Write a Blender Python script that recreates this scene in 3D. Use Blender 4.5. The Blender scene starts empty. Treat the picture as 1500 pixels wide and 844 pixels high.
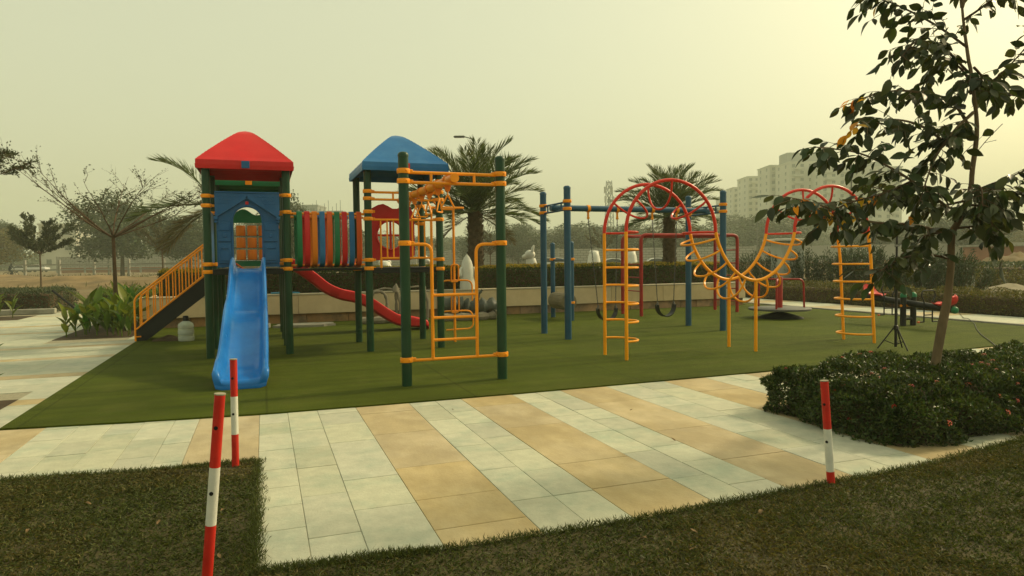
import bpy, math, random
import numpy as np
from mathutils import Vector, Matrix

random.seed(7)
rng = np.random.default_rng(11)
S = bpy.context.scene
R = math.radians

# ------------------------------------------------------------------ camera
# world axes follow the playground's own grid: +X along the play equipment, +Y away across the turf
YAW = R(20)          # the camera looks 20 degrees to the right of +Y
cam_d = bpy.data.cameras.new('camera')
cam_d.sensor_width = 36.0
cam_d.lens = 24.0
cam_d.clip_end = 3000
cam = bpy.data.objects.new('camera', cam_d)
S.collection.objects.link(cam)
_m = Matrix.Rotation(-YAW, 4, 'Z') @ Matrix.Rotation(R(90 - 2.32), 4, 'X') @ Matrix.Rotation(R(-0.66), 4, 'Z')
_m.translation = (0, 0, 1.4)
cam.matrix_world = _m
S.camera = cam

# ------------------------------------------------------------------ sky, sun, exposure
SUN_AZ = math.atan2(1.0, 0.12)      # clockwise from +Y
SUN_EL = R(36)
w = bpy.data.worlds.new('World')
S.world = w
w.use_nodes = True
wn = w.node_tree.nodes
wl = w.node_tree.links
wn.clear()
sky = wn.new('ShaderNodeTexSky')
sky.sky_type = 'NISHITA'
sky.sun_disc = False
sky.sun_elevation = SUN_EL
sky.sun_rotation = SUN_AZ
sky.air_density = 1.2
sky.dust_density = 8.0
sky.ozone_density = 0.4
smog = wn.new('ShaderNodeMix')
smog.data_type = 'RGBA'
smog.inputs[0].default_value = 0.50
smog.inputs[7].default_value = (10.7, 10.6, 6.9, 1)     # smog veil over the whole dome
tint = wn.new('ShaderNodeMix')
tint.data_type = 'RGBA'
tint.blend_type = 'MULTIPLY'
tint.inputs[0].default_value = 1.0
tint.inputs[7].default_value = (1.3, 1.27, 0.88, 1)
bg = wn.new('ShaderNodeBackground')
bg.inputs[1].default_value = 0.092
wo = wn.new('ShaderNodeOutputWorld')
wl.new(sky.outputs[0], tint.inputs[6])
wl.new(tint.outputs[2], smog.inputs[6])
wl.new(smog.outputs[2], bg.inputs[0])
wl.new(bg.outputs[0], wo.inputs[0])

sun_d = bpy.data.lights.new('sun', 'SUN')
sun_d.energy = 2.3
sun_d.angle = R(5)
sun_d.color = (1.0, 0.83, 0.52)
sun = bpy.data.objects.new('sun', sun_d)
S.collection.objects.link(sun)
_sd = Vector((math.sin(SUN_AZ) * math.cos(SUN_EL), math.cos(SUN_AZ) * math.cos(SUN_EL), math.sin(SUN_EL)))
sun.rotation_euler = _sd.to_track_quat('Z', 'Y').to_euler()
sun.location = (20, 0, 20)

S.view_settings.view_transform = 'Standard'
S.view_settings.look = 'None'
S.view_settings.exposure = 0.22
S.view_settings.gamma = 1.0
S.view_settings.use_curve_mapping = False
S.render.engine = 'CYCLES'
S.cycles.max_bounces = 6
S.cycles.transparent_max_bounces = 8
S.cycles.volume_bounces = 1

# ------------------------------------------------------------------ materials
MATS = {}
def srgb(h):
    h = h.lstrip('#')
    c = [int(h[i:i + 2], 16) / 255 for i in (0, 2, 4)]
    return tuple(x / 12.92 if x <= .04045 else ((x + .055) / 1.055) ** 2.4 for x in c)

def mat(name, col, rough=.5, var=.18, scale=3.0, bump=0.0, bscale=40., metal=0., coords='OBJ',
        col2=None, c2scale=1.5, c2lo=.45, c2hi=.62, objrand=0.0, spec=.3, stretch=None):
    """principled paint / stone / soil: noise-broken base colour, broken gloss, fine relief"""
    if name in MATS:
        return MATS[name]
    m = bpy.data.materials.new(name)
    m.use_nodes = True
    nt = m.node_tree
    n = nt.nodes
    L = nt.links.new
    b = n['Principled BSDF']
    b.inputs['Metallic'].default_value = metal
    b.inputs['Specular IOR Level'].default_value = spec
    if coords == 'OBJ':
        tc = n.new('ShaderNodeTexCoord'); vec = tc.outputs['Object']
    else:
        tc = n.new('ShaderNodeNewGeometry'); vec = tc.outputs['Position']
    if stretch:
        mp = n.new('ShaderNodeMapping'); mp.inputs['Scale'].default_value = stretch
        L(vec, mp.inputs[0]); vec = mp.outputs[0]
    nz = n.new('ShaderNodeTexNoise'); nz.inputs['Scale'].default_value = scale
    nz.inputs['Detail'].default_value = 5; nz.inputs['Roughness'].default_value = .62
    L(vec, nz.inputs['Vector'])
    base = None
    if col2 is not None:
        nz2 = n.new('ShaderNodeTexNoise'); nz2.inputs['Scale'].default_value = c2scale
        nz2.inputs['Detail'].default_value = 6; nz2.inputs['Roughness'].default_value = .65
        L(vec, nz2.inputs['Vector'])
        rp = n.new('ShaderNodeMapRange'); rp.inputs[1].default_value = c2lo; rp.inputs[2].default_value = c2hi
        L(nz2.outputs['Fac'], rp.inputs[0])
        mx = n.new('ShaderNodeMix'); mx.data_type = 'RGBA'
        mx.inputs[6].default_value = (*col, 1); mx.inputs[7].default_value = (*col2, 1)
        L(rp.outputs[0], mx.inputs[0]); base = mx.outputs[2]
    hs = n.new('ShaderNodeHueSaturation')
    if base is None:
        hs.inputs['Color'].default_value = (*col, 1)
    else:
        L(base, hs.inputs['Color'])
    mr = n.new('ShaderNodeMapRange')
    mr.inputs[1].default_value = .25; mr.inputs[2].default_value = .75
    mr.inputs[3].default_value = 1 - var; mr.inputs[4].default_value = 1 + var
    L(nz.outputs['Fac'], mr.inputs[0])
    val = mr.outputs[0]
    if objrand > 0:
        oi = n.new('ShaderNodeObjectInfo')
        mr2 = n.new('ShaderNodeMapRange'); mr2.inputs[3].default_value = 1 - objrand; mr2.inputs[4].default_value = 1 + objrand
        L(oi.outputs['Random'], mr2.inputs[0])
        mu = n.new('ShaderNodeMath'); mu.operation = 'MULTIPLY'
        L(val, mu.inputs[0]); L(mr2.outputs[0], mu.inputs[1]); val = mu.outputs[0]
        wn_ = n.new('ShaderNodeTexWhiteNoise'); wn_.noise_dimensions = '1D'
        L(oi.outputs['Random'], wn_.inputs['W'])
        mr3 = n.new('ShaderNodeMapRange'); mr3.inputs[3].default_value = .88; mr3.inputs[4].default_value = 1.12
        L(wn_.outputs['Value'], mr3.inputs[0]); L(mr3.outputs[0], hs.inputs['Saturation'])
    L(val, hs.inputs['Value'])
    L(hs.outputs[0], b.inputs['Base Color'])
    rr = n.new('ShaderNodeMapRange')
    rr.inputs[3].default_value = max(.05, rough - .1); rr.inputs[4].default_value = min(1, rough + .12)
    L(nz.outputs['Fac'], rr.inputs[0]); L(rr.outputs[0], b.inputs['Roughness'])
    if bump > 0:
        bz = n.new('ShaderNodeTexNoise'); bz.inputs['Scale'].default_value = bscale; bz.inputs['Detail'].default_value = 4
        L(vec, bz.inputs['Vector'])
        bp = n.new('ShaderNodeBump'); bp.inputs['Strength'].default_value = bump; bp.inputs['Distance'].default_value = .01
        L(bz.outputs['Fac'], bp.inputs['Height']); L(bp.outputs[0], b.inputs['Normal'])
    MATS[name] = m
    return m

def leafmat(name, col, trans=.35, var=.45, rough=.45, col2=None, huevar=.03):
    """two-sided leaf: diffuse + translucent + a little gloss, each leaf its own shade"""
    if name in MATS:
        return MATS[name]
    m = bpy.data.materials.new(name)
    m.use_nodes = True
    nt = m.node_tree; n = nt.nodes; L = nt.links.new
    out = n['Material Output']
    b = n['Principled BSDF']
    g = n.new('ShaderNodeNewGeometry')
    oi = n.new('ShaderNodeObjectInfo')
    ad = n.new('ShaderNodeMath'); ad.operation = 'ADD'
    L(g.outputs['Random Per Island'], ad.inputs[0]); L(oi.outputs['Random'], ad.inputs[1])
    wn_ = n.new('ShaderNodeTexWhiteNoise'); wn_.noise_dimensions = '1D'
    L(ad.outputs[0], wn_.inputs['W'])
    mr = n.new('ShaderNodeMapRange'); mr.inputs[3].default_value = 1 - var; mr.inputs[4].default_value = 1 + var
    L(wn_.outputs['Value'], mr.inputs[0])
    sp = n.new('ShaderNodeSeparateColor'); L(wn_.outputs['Color'], sp.inputs[0])
    hs = n.new('ShaderNodeHueSaturation')
    if col2 is not None:
        mx = n.new('ShaderNodeMix'); mx.data_type = 'RGBA'
        mx.inputs[6].default_value = (*col, 1); mx.inputs[7].default_value = (*col2, 1)
        L(sp.outputs[1], mx.inputs[0]); L(mx.outputs[2], hs.inputs['Color'])
    else:
        hs.inputs['Color'].default_value = (*col, 1)
    mh = n.new('ShaderNodeMapRange'); mh.inputs[3].default_value = .5 - huevar; mh.inputs[4].default_value = .5 + huevar
    L(sp.outputs[2], mh.inputs[0]); L(mh.outputs[0], hs.inputs['Hue'])
    L(mr.outputs[0], hs.inputs['Value'])
    L(hs.outputs[0], b.inputs['Base Color'])
    b.inputs['Roughness'].default_value = rough
    b.inputs['Specular IOR Level'].default_value = .35
    t = n.new('ShaderNodeBsdfTranslucent')
    bc = n.new('ShaderNodeMix'); bc.data_type = 'RGBA'; bc.blend_type = 'MULTIPLY'; bc.inputs[0].default_value = 1
    bc.inputs[7].default_value = (1.25, 1.1, .55, 1)
    L(hs.outputs[0], bc.inputs[6]); L(bc.outputs[2], t.inputs['Color'])
    ms = n.new('ShaderNodeMixShader'); ms.inputs[0].default_value = trans
    L(b.outputs[0], ms.inputs[1]); L(t.outputs[0], ms.inputs[2]); L(ms.outputs[0], out.inputs['Surface'])
    MATS[name] = m
    return m

M = {}
M['post_green'] = mat('dark green pole paint', (.006, .040, .016), .34, .15, 2, .05, 60, col2=(.012, .055, .026), c2scale=2.2, c2lo=.40, c2hi=.68)
M['post_blue'] = mat('slate blue pole paint', (.014, .072, .140), .36, .15, 2, .05, 60, col2=(.028, .09, .155), c2scale=2.2, c2lo=.40, c2hi=.68)
M['orange'] = mat('orange yellow pipe paint', (.88, .30, .006), .34, .12, 5, .04, 50)
M['orange_plastic'] = mat('orange plastic', (.72, .20, .010), .45, .10, 6, .04, 60)
M['rung_yellow'] = mat('amber pipe paint', (.95, .36, .005), .30, .10, 5, .03, 50)
M['pipe_red'] = mat('bright red pipe paint', (.62, .028, .012), .28, .12, 5, .03, 50)
M['dull_red'] = mat('weathered dark red paint', (.30, .012, .010), .42, .2, 6, .05, 50)
M['red_plastic'] = mat('red moulded plastic', (.56, .012, .016), .38, .10, 3, .06, 70, col2=(.58, .022, .022), c2scale=2.2, c2lo=.40, c2hi=.68)
M['blue_plastic'] = mat('blue moulded plastic', (.012, .130, .360), .38, .10, 3, .06, 70, col2=(.035, .17, .40), c2scale=2.2, c2lo=.40, c2hi=.68)
M['slide_blue'] = mat('glossy slide blue', (.008, .15, .52), .22, .12, 3, .04, 12, col2=(.025, .19, .55), c2scale=2.2, c2lo=.40, c2hi=.68)
M['panel_blue'] = mat('panel blue plastic', (.010, .085, .240), .42, .12, 4, .06, 60, col2=(.025, .11, .27), c2scale=2.2, c2lo=.40, c2hi=.68)
M['green_plastic'] = mat('green moulded plastic', (.010, .16, .065), .40, .12, 4, .05, 60, col2=(.02, .19, .09), c2scale=2.2, c2lo=.40, c2hi=.68)
M['tangerine'] = mat('tangerine plastic', (.66, .10, .015), .42, .10, 4, .05, 60)
M['black_metal'] = mat('black steel deck', (.012, .013, .013), .5, .3, 8, .1, 90)
M['black_plastic'] = mat('black rubber', (.010, .010, .010), .45, .2, 8, .08, 80)
M['chain'] = mat('dull steel chain', (.10, .10, .095), .45, .3, 30, 0, 1, metal=.7)
M['steel_grey'] = mat('grey steel plate', (.10, .10, .09), .55, .3, 5, .15, 60)
M['barrel'] = mat('sandy fibreglass', (.20, .17, .10), .6, .2, 6, .1, 60)
M['marker_red'] = mat('chipped red road paint', (.50, .020, .010), .5, .2, 9, .1, 90, col2=(.40, .30, .22), c2scale=9, c2lo=.70, c2hi=.74)
M['marker_white'] = mat('scuffed white road paint', (.62, .62, .55), .5, .15, 9, .1, 90, col2=(.30, .16, .10), c2scale=7, c2lo=.64, c2hi=.72)
M['dark_hole'] = mat('dark bolt hole', (.006, .006, .006), .8)
M['slab_pale'] = mat('pale sandstone slab', (.44, .44, .34), .72, .13, 9.0, .30, 55, coords='W', col2=(.33, .37, .29), c2scale=2.6, c2lo=.47, c2hi=.68, objrand=.10)
M['slab_tan'] = mat('tan sandstone slab', (.375, .298, .168), .72, .18, 3.5, .25, 50, coords='W', col2=(.45, .37, .23), c2scale=1.3, c2lo=.44, c2hi=.62, objrand=.05, stretch=(1.2, .8, 1))
M['mortar'] = mat('dirty mortar', (.28, .26, .185), .9, .3, 20, .2, 80, coords='W')
M['wall_stone'] = mat('beige wall cladding', (.60, .48, .30), .65, .12, 1.2, .12, 40, coords='W', col2=(.52, .41, .25), c2scale=.8, objrand=.06)
M['wall_base'] = mat('rusty stone course', (.36, .22, .11), .75, .25, 3, .3, 30, coords='W', col2=(.17, .125, .075), c2scale=2, objrand=.15)
M['coping'] = mat('pale coping stone', (.45, .40, .29), .65, .12, 2, .12, 40, coords='W', objrand=.06)
M['soil'] = mat('dark bed soil', (.055, .037, .020), .95, .4, 6, .8, 30, coords='W')
M['dirt'] = mat('dry dirt', (.135, .095, .045), .95, .3, .35, .7, 4, coords='W', col2=(.19, .145, .075), c2scale=.12, c2lo=.42, c2hi=.6)
M['mound'] = mat('heaped dry dirt', (.21, .145, .070), .95, .35, .9, .9, 3, coords='W', col2=(.15, .105, .05), c2scale=.4)
M['rubble'] = mat('grey construction rubble', (.25, .215, .145), .95, .35, 2.5, .9, 8, coords='W', col2=(.17, .14, .09), c2scale=1.2)
M['concrete'] = mat('rough concrete', (.30, .29, .24), .85, .22, 3, .3, 40, coords='W', col2=(.22, .21, .17), c2scale=2)
M['bark'] = mat('grey brown bark', (.16, .115, .065), .85, .3, 14, .6, 50, stretch=(1, 1, .35))
M['bark_dark'] = mat('brown bark', (.085, .052, .028), .85, .3, 12, .5, 50)
M['palm_bark'] = mat('palm bark', (.085, .060, .032), .9, .4, 14, .9, 40)
M['white_statue'] = mat('white painted fibreglass', (.66, .66, .58), .55, .08, 5, .1, 30)
M['tarp'] = mat('grey green tarpaulin', (.075, .085, .070), .5, .3, 6, .3, 20)
M['wrap'] = mat('sandy wrapping', (.23, .205, .15), .75, .25, 15, .4, 60)
M['far_wall'] = mat('grey concrete boundary wall', (.30, .29, .25), .9, .15, .5, .2, 3, coords='W')
M['brick'] = mat('red brick', (.26, .105, .06), .9, .2, 1.5, .2, 6, coords='W')
M['building'] = mat('cream painted building wall', (.46, .45, .38), .85, .10, .15, .1, 2, coords='W')
M['building_grey'] = mat('grey painted building wall', (.26, .27, .25), .85, .12, .15, .1, 2, coords='W')
M['window_dark'] = mat('dark window glass', (.10, .11, .10), .25, .2, 1)
M['car_white'] = mat('white car paint', (.62, .62, .60), .3, .05, 2)
M['car_glass'] = mat('car window glass', (.02, .022, .022), .12, .1, 2)
M['tyre'] = mat('tyre rubber', (.015, .015, .014), .8, .2, 8)
M['tail_red'] = mat('tail lamp red', (.5, .01, .01), .3, .1, 4)
M['lamp_pole'] = mat('galvanised lamp pole', (.13, .14, .12), .55, .15, 4, 0, 1, metal=.3)
M['bottle'] = None
M['l_hedge'] = leafmat('clipped hedge leaf', (.042, .075, .012), .3, .5, .5)
M['l_hedge_top'] = leafmat('yellow green hedge tip', (.30, .25, .03), .4, .4, .5)
M['l_ixora'] = leafmat('ixora leaf', (.036, .070, .014), .3, .5, .4, col2=(.055, .075, .014))
M['l_tree'] = leafmat('broad tree leaf', (.030, .052, .017), .30, .45, .38, col2=(.045, .058, .014))
M['l_sunlit'] = leafmat('painted sunlit leaf', (.90, .50, .035), .55, .3, .4, col2=(.62, .27, .02))  # sunlight on leaves put into the colour: gold copy of the tree leaf
M['l_palm'] = leafmat('date palm leaflet', (.075, .105, .030), .30, .4, .45)
M['l_palm_dry'] = leafmat('dry palm leaflet', (.11, .095, .04), .25, .4, .5)
M['l_canna'] = leafmat('canna leaf', (.075, .155, .022), .40, .35, .38, col2=(.14, .18, .03))
M['l_ole'] = leafmat('oleander leaf', (.036, .058, .026), .25, .5, .45)
M['l_shrub'] = leafmat('olive shrub leaf', (.075, .085, .015), .3, .5, .5, col2=(.13, .115, .02))
M['l_silver'] = leafmat('grey green hedge leaf', (.060, .080, .038), .25, .45, .5)
M['l_far'] = leafmat('dusty tree leaf', (.046, .066, .027), .25, .5, .6)
M['l_far2'] = leafmat('dull yellowing tree leaf', (.11, .095, .025), .3, .4, .6)
M['l_term'] = leafmat('small dusty leaf', (.070, .065, .022), .3, .4, .55)
M['l_term_dense'] = leafmat('small dark leaf', (.040, .050, .014), .3, .4, .55)
M['grass'] = leafmat('lawn grass blade', (.064, .070, .014), .3, .45, .6, col2=(.14, .118, .036), huevar=.02)
M['grass_green'] = leafmat('green grass blade', (.060, .078, .014), .3, .5, .6, huevar=.02)
M['flower'] = leafmat('red flower petal', (.48, .016, .010), .3, .3, .5)
M['verge'] = mat('dry grass verge', (.075, .075, .022), .95, .4, .8, .6, 6, coords='W', col2=(.13, .105, .04), c2scale=.3)
M['lawn_soil'] = mat('thatch between grass', (.055, .045, .017), .95, .5, 9, .8, 60, coords='W')

def turf_material():
    m = bpy.data.materials.new('artificial turf')
    m.use_nodes = True
    nt = m.node_tree; n = nt.nodes; L = nt.links.new
    b = n['Principled BSDF']
    g = n.new('ShaderNodeNewGeometry')
    n1 = n.new('ShaderNodeTexNoise'); n1.inputs['Scale'].default_value = 220; n1.inputs['Detail'].default_value = 3
    n2 = n.new('ShaderNodeTexNoise'); n2.inputs['Scale'].default_value = .55; n2.inputs['Detail'].default_value = 6; n2.inputs['Roughness'].default_value = .6
    mp = n.new('ShaderNodeMapping'); mp.inputs['Scale'].default_value = (.25, 2.4, 1); mp.inputs['Rotation'].default_value = (0, 0, R(4))
    n3 = n.new('ShaderNodeTexNoise'); n3.inputs['Scale'].default_value = 2.2; n3.inputs['Detail'].default_value = 5
    for q in (n1, n2):
        L(g.outputs['Position'], q.inputs['Vector'])
    L(g.outputs['Position'], mp.inputs[0]); L(mp.outputs[0], n3.inputs['Vector'])
    r1 = n.new('ShaderNodeValToRGB')
    r1.color_ramp.elements[0].position = .30; r1.color_ramp.elements[0].color = (.016, .032, .002, 1)
    r1.color_ramp.elements[1].position = .72; r1.color_ramp.elements[1].color = (.098, .122, .006, 1)
    L(n1.outputs['Fac'], r1.inputs[0])
    a = n.new('ShaderNodeMath'); a.operation = 'ADD'; L(n2.outputs['Fac'], a.inputs[0]); L(n3.outputs['Fac'], a.inputs[1])
    mr = n.new('ShaderNodeMapRange'); mr.inputs[1].default_value = .7; mr.inputs[2].default_value = 1.3
    mr.inputs[3].default_value = .72; mr.inputs[4].default_value = 1.28
    L(a.outputs[0], mr.inputs[0])
    hs = n.new('ShaderNodeHueSaturation'); L(r1.outputs[0], hs.inputs['Color']); L(mr.outputs[0], hs.inputs['Value'])
    # sand and dust trodden into the pile, seams between the rolls
    n4 = n.new('ShaderNodeTexNoise'); n4.inputs['Scale'].default_value = 1.1; n4.inputs['Detail'].default_value = 8; n4.inputs['Roughness'].default_value = .7
    L(g.outputs['Position'], n4.inputs['Vector'])
    rs_ = n.new('ShaderNodeMapRange'); rs_.inputs[1].default_value = .50; rs_.inputs[2].default_value = .80; rs_.inputs[4].default_value = .40
    L(n4.outputs['Fac'], rs_.inputs[0])
    dm = n.new('ShaderNodeMix'); dm.data_type = 'RGBA'; dm.inputs[7].default_value = (.13, .115, .035, 1)
    L(rs_.outputs[0], dm.inputs[0]); L(hs.outputs[0], dm.inputs[6])
    sx = n.new('ShaderNodeSeparateXYZ'); L(g.outputs['Position'], sx.inputs[0])
    wv = n.new('ShaderNodeMath'); wv.operation = 'PINGPONG'; wv.inputs[1].default_value = 1.0; L(sx.outputs['X'], wv.inputs[0])
    lt = n.new('ShaderNodeMapRange'); lt.inputs[1].default_value = .0; lt.inputs[2].default_value = .018; lt.inputs[3].default_value = .62; lt.inputs[4].default_value = 1.0
    L(wv.outputs[0], lt.inputs[0])
    sm = n.new('ShaderNodeHueSaturation'); L(dm.outputs[2], sm.inputs['Color']); L(lt.outputs[0], sm.inputs['Value'])
    L(sm.outputs[0], b.inputs['Base Color'])
    b.inputs['Roughness'].default_value = .75
    b.inputs['Specular IOR Level'].default_value = .08
    b.inputs['Sheen Weight'].default_value = .03
    b.inputs['Sheen Tint'].default_value = (.6, .7, .15, 1)
    bp = n.new('ShaderNodeBump'); bp.inputs['Strength'].default_value = .9; bp.inputs['Distance'].default_value = .012
    L(n1.outputs['Fac'], bp.inputs['Height']); L(bp.outputs[0], b.inputs['Normal'])
    return m
M['turf'] = turf_material()

def blockwall_material():
    m = bpy.data.materials.new('concrete block courses')
    m.use_nodes = True
    nt = m.node_tree; n = nt.nodes; L = nt.links.new
    b = n['Principled BSDF']
    tc = n.new('ShaderNodeTexCoord')
    mp = n.new('ShaderNodeMapping'); mp.inputs['Rotation'].default_value = (R(90), 0, 0)
    br = n.new('ShaderNodeTexBrick')
    br.inputs['Color1'].default_value = (.36, .35, .30, 1); br.inputs['Color2'].default_value = (.29, .28, .24, 1)
    br.inputs['Mortar'].default_value = (.16, .155, .13, 1)
    br.inputs['Scale'].default_value = 1; br.inputs['Brick Width'].default_value = 1.0; br.inputs['Row Height'].default_value = .42
    br.inputs['Mortar Size'].default_value = .05
    L(tc.outputs['Object'], mp.inputs[0]); L(mp.outputs[0], br.inputs['Vector'])
    L(br.outputs['Color'], b.inputs['Base Color'])
    b.inputs['Roughness'].default_value = .95
    return m
M['blocks'] = blockwall_material()

def jug_material():
    m = bpy.data.materials.new('clear blue tinted plastic')
    m.use_nodes = True
    b = m.node_tree.nodes['Principled BSDF']
    b.inputs['Base Color'].default_value = (.72, .78, .70, 1)
    b.inputs['Roughness'].default_value = .12
    b.inputs['Transmission Weight'].default_value = .55
    b.inputs['IOR'].default_value = 1.2
    return m
M['bottle'] = jug_material()

# ------------------------------------------------------------------ mesh helpers
def catmull(P, k=6):
    P = [np.array(p, float) for p in P]
    Q = [2 * P[0] - P[1]] + P + [2 * P[-1] - P[-2]]
    out = []
    for i in range(1, len(Q) - 2):
        p0, p1, p2, p3 = Q[i - 1:i + 3]
        for j in range(k):
            t = j / k
            out.append(.5 * ((2 * p1) + (-p0 + p2) * t + (2 * p0 - 5 * p1 + 4 * p2 - p3) * t * t + (-p0 + 3 * p1 - 3 * p2 + p3) * t ** 3))
    out.append(P[-1])
    return out

def fillet(P, r, k=5):
    """polyline with rounded corners"""
    P = [np.array(p, float) for p in P]
    out = [P[0]]
    for i in range(1, len(P) - 1):
        a, b, c = P[i - 1], P[i], P[i + 1]
        d1 = (a - b) / np.linalg.norm(a - b); d2 = (c - b) / np.linalg.norm(c - b)
        rr = min(r, np.linalg.norm(a - b) * .49, np.linalg.norm(c - b) * .49)
        s, e = b + d1 * rr, b + d2 * rr
        for j in range(k + 1):
            t = j / k
            out.append((1 - t) ** 2 * s + 2 * t * (1 - t) * b + t * t * e)
    out.append(P[-1])
    return out

class MB:
    def __init__(s):
        s.v = []; s.f = []
    def add(s, vs, fs):
        o = len(s.v)
        s.v += [tuple(float(c) for c in v) for v in vs]
        s.f += [tuple(i + o for i in f) for f in fs]
        return s
    def box(s, x0, x1, y0, y1, z0, z1, c=0.0):
        if c <= 0:
            vs = [(x, y, z) for z in (z0, z1) for y in (y0, y1) for x in (x0, x1)]
            return s.add(vs, [(0, 2, 3, 1), (4, 5, 7, 6), (0, 1, 5, 4), (2, 6, 7, 3), (0, 4, 6, 2), (1, 3, 7, 5)])
        c = min(c, (x1 - x0) * .45, (y1 - y0) * .45, (z1 - z0) * .45)
        def ring(z, i):
            a0, a1, b0, b1 = x0 + i, x1 - i, y0 + i, y1 - i
            return [(a0 + c, b0, z), (a1 - c, b0, z), (a1, b0 + c, z), (a1, b1 - c, z), (a1 - c, b1, z), (a0 + c, b1, z), (a0, b1 - c, z), (a0, b0 + c, z)]
        rings = [ring(z0, c), ring(z0 + c, 0), ring(z1 - c, 0), ring(z1, c)]
        return s.loft(rings, True, True)
    def loft(s, rings, closed=True, caps=False):
        n = len(rings[0])
        vs = [p for r in rings for p in r]
        fs = []
        for i in range(len(rings) - 1):
            for j in range(n if closed else n - 1):
                k = (j + 1) % n
                fs.append((i * n + j, i * n + k, (i + 1) * n + k, (i + 1) * n + j))
        if caps:
            fs.append(tuple(range(n))[::-1])
            fs.append(tuple((len(rings) - 1) * n + j for j in range(n)))
        return s.add(vs, fs)
    def tube(s, P, r, n=10, closed=False, caps=True):
        P = [np.array(p, float) for p in P]
        m = len(P)
        rs = r if hasattr(r, '__len__') else [r] * m
        T = []
        for i in range(m):
            a = P[i - 1] if (i > 0 or closed) else P[i]
            b = P[(i + 1) % m] if (i < m - 1 or closed) else P[i]
            t = b - a; T.append(t / (np.linalg.norm(t) + 1e-9))
        up = np.array((0, 0, 1.)) if abs(T[0][2]) < .9 else np.array((1., 0, 0))
        nn = np.cross(T[0], up); nn /= np.linalg.norm(nn)
        rings = []
        for i in range(m):
            nn = nn - T[i] * np.dot(nn, T[i]); nn /= (np.linalg.norm(nn) + 1e-9)
            bb = np.cross(T[i], nn)
            rings.append([tuple(P[i] + rs[i] * (math.cos(a) * nn + math.sin(a) * bb)) for a in [2 * math.pi * k / n for k in range(n)]])
        if closed:
            rings.append(rings[0])
            return s.loft(rings, True, False)
        return s.loft(rings, True, caps)
    def lathe(s, prof, n=20, c=(0, 0, 0), caps=True):
        rings = [[(c[0] + r * math.cos(2 * math.pi * k / n), c[1] + r * math.sin(2 * math.pi * k / n), c[2] + z) for k in range(n)] for r, z in prof]
        return s.loft(rings, True, caps)
    def ball(s, c, r, n=10, m=7, sc=(1, 1, 1)):
        rings = []
        for i in range(m + 1):
            t = math.pi * i / m
            q = max(math.sin(t), 1e-3)
            rings.append([(c[0] + sc[0] * r * q * math.cos(2 * math.pi * k / n), c[1] + sc[1] * r * q * math.sin(2 * math.pi * k / n), c[2] - sc[2] * r * math.cos(t)) for k in range(n)])
        return s.loft(rings, True, True)
    def prism(s, poly, z0, z1):
        n = len(poly)
        return s.loft([[(x, y, z0) for x, y in poly], [(x, y, z1) for x, y in poly]], True, True)
    def slabXZ(s, poly, y0, y1):
        """extrude an (x,z) outline along y"""
        return s.loft([[(x, y0, z) for x, z in poly], [(x, y1, z) for x, z in poly]], True, True)
    def holed(s, outer, inner, y0, y1):
        """(x,z) outline with a hole (both given as equal-length loops), extruded along y"""
        n = len(outer)
        vs = [(x, y0, z) for x, z in outer] + [(x, y0, z) for x, z in inner] + [(x, y1, z) for x, z in outer] + [(x, y1, z) for x, z in inner]
        fs = []
        for j in range(n):
            k = (j + 1) % n
            fs += [(j, k, n + k, n + j), (2 * n + j, 3 * n + j, 3 * n + k, 2 * n + k), (j, 2 * n + j, 2 * n + k, k), (n + j, n + k, 3 * n + k, 3 * n + j)]
        return s.add(vs, fs)
    def mesh(s, name, m, smooth=35):
        me = bpy.data.meshes.new(name)
        me.from_pydata(s.v, [], s.f)
        me.validate()
        me.materials.append(m)
        if smooth:
            me.polygons.foreach_set('use_smooth', [True] * len(me.polygons))
            me.set_sharp_from_angle(angle=R(smooth))
        return me
    def obj(s, name, m, parent=None, smooth=35, loc=None):
        o = bpy.data.objects.new(name, s.mesh(name, m, smooth))
        S.collection.objects.link(o)
        if loc is not None: o.location = loc
        if parent is not None: o.parent = parent
        return o

def np_mesh(name, V, F, m, smooth=False):
    V = np.asarray(V, np.float32); F = np.asarray(F, np.int32)
    me = bpy.data.meshes.new(name)
    me.vertices.add(len(V)); me.vertices.foreach_set('co', V.ravel())
    k = F.shape[1]
    me.loops.add(F.size); me.loops.foreach_set('vertex_index', F.ravel())
    me.polygons.add(len(F))
    me.polygons.foreach_set('loop_start', np.arange(0, F.size, k, dtype=np.int32))
    if smooth: me.polygons.foreach_set('use_smooth', np.ones(len(F), bool))
    me.update(calc_edges=True)
    me.materials.append(m)
    return me

def link(name, me, parent=None, loc=(0, 0, 0), rz=0, sc=None):
    o = bpy.data.objects.new(name, me)
    S.collection.objects.link(o)
    o.location = loc; o.rotation_euler = (0, 0, rz)
    if sc is not None: o.scale = sc if hasattr(sc, '__len__') else (sc, sc, sc)
    if parent is not None: o.parent = parent
    return o

def tag(o, label=None, cat=None, group=None, kind=None):
    if label: o['label'] = label
    if cat: o['category'] = cat
    if group: o['group'] = group
    if kind: o['kind'] = kind
    return o

def thing(name, label, cat, loc=(0, 0, 0), rz=0, group=None, sc=1):
    o = bpy.data.objects.new(name, None)
    S.collection.objects.link(o)
    o.empty_display_size = .2
    o.location = loc; o.rotation_euler = (0, 0, rz); o.scale = (sc, sc, sc)
    return tag(o, label, cat, group)

def copy_tree(src, parent=None):
    c = src.copy(); S.collection.objects.link(c)
    if parent is not None: c.parent = parent
    for ch in src.children:
        copy_tree(ch, c)
    return c

def rel(x, d):
    """a place given by metres to the right of, and metres ahead along, the viewing axis of the walkway"""
    return (x * math.cos(YAW) + d * math.sin(YAW), -x * math.sin(YAW) + d * math.cos(YAW))

def unit(a):
    return a / (np.linalg.norm(a, axis=-1, keepdims=True) + 1e-9)

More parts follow.
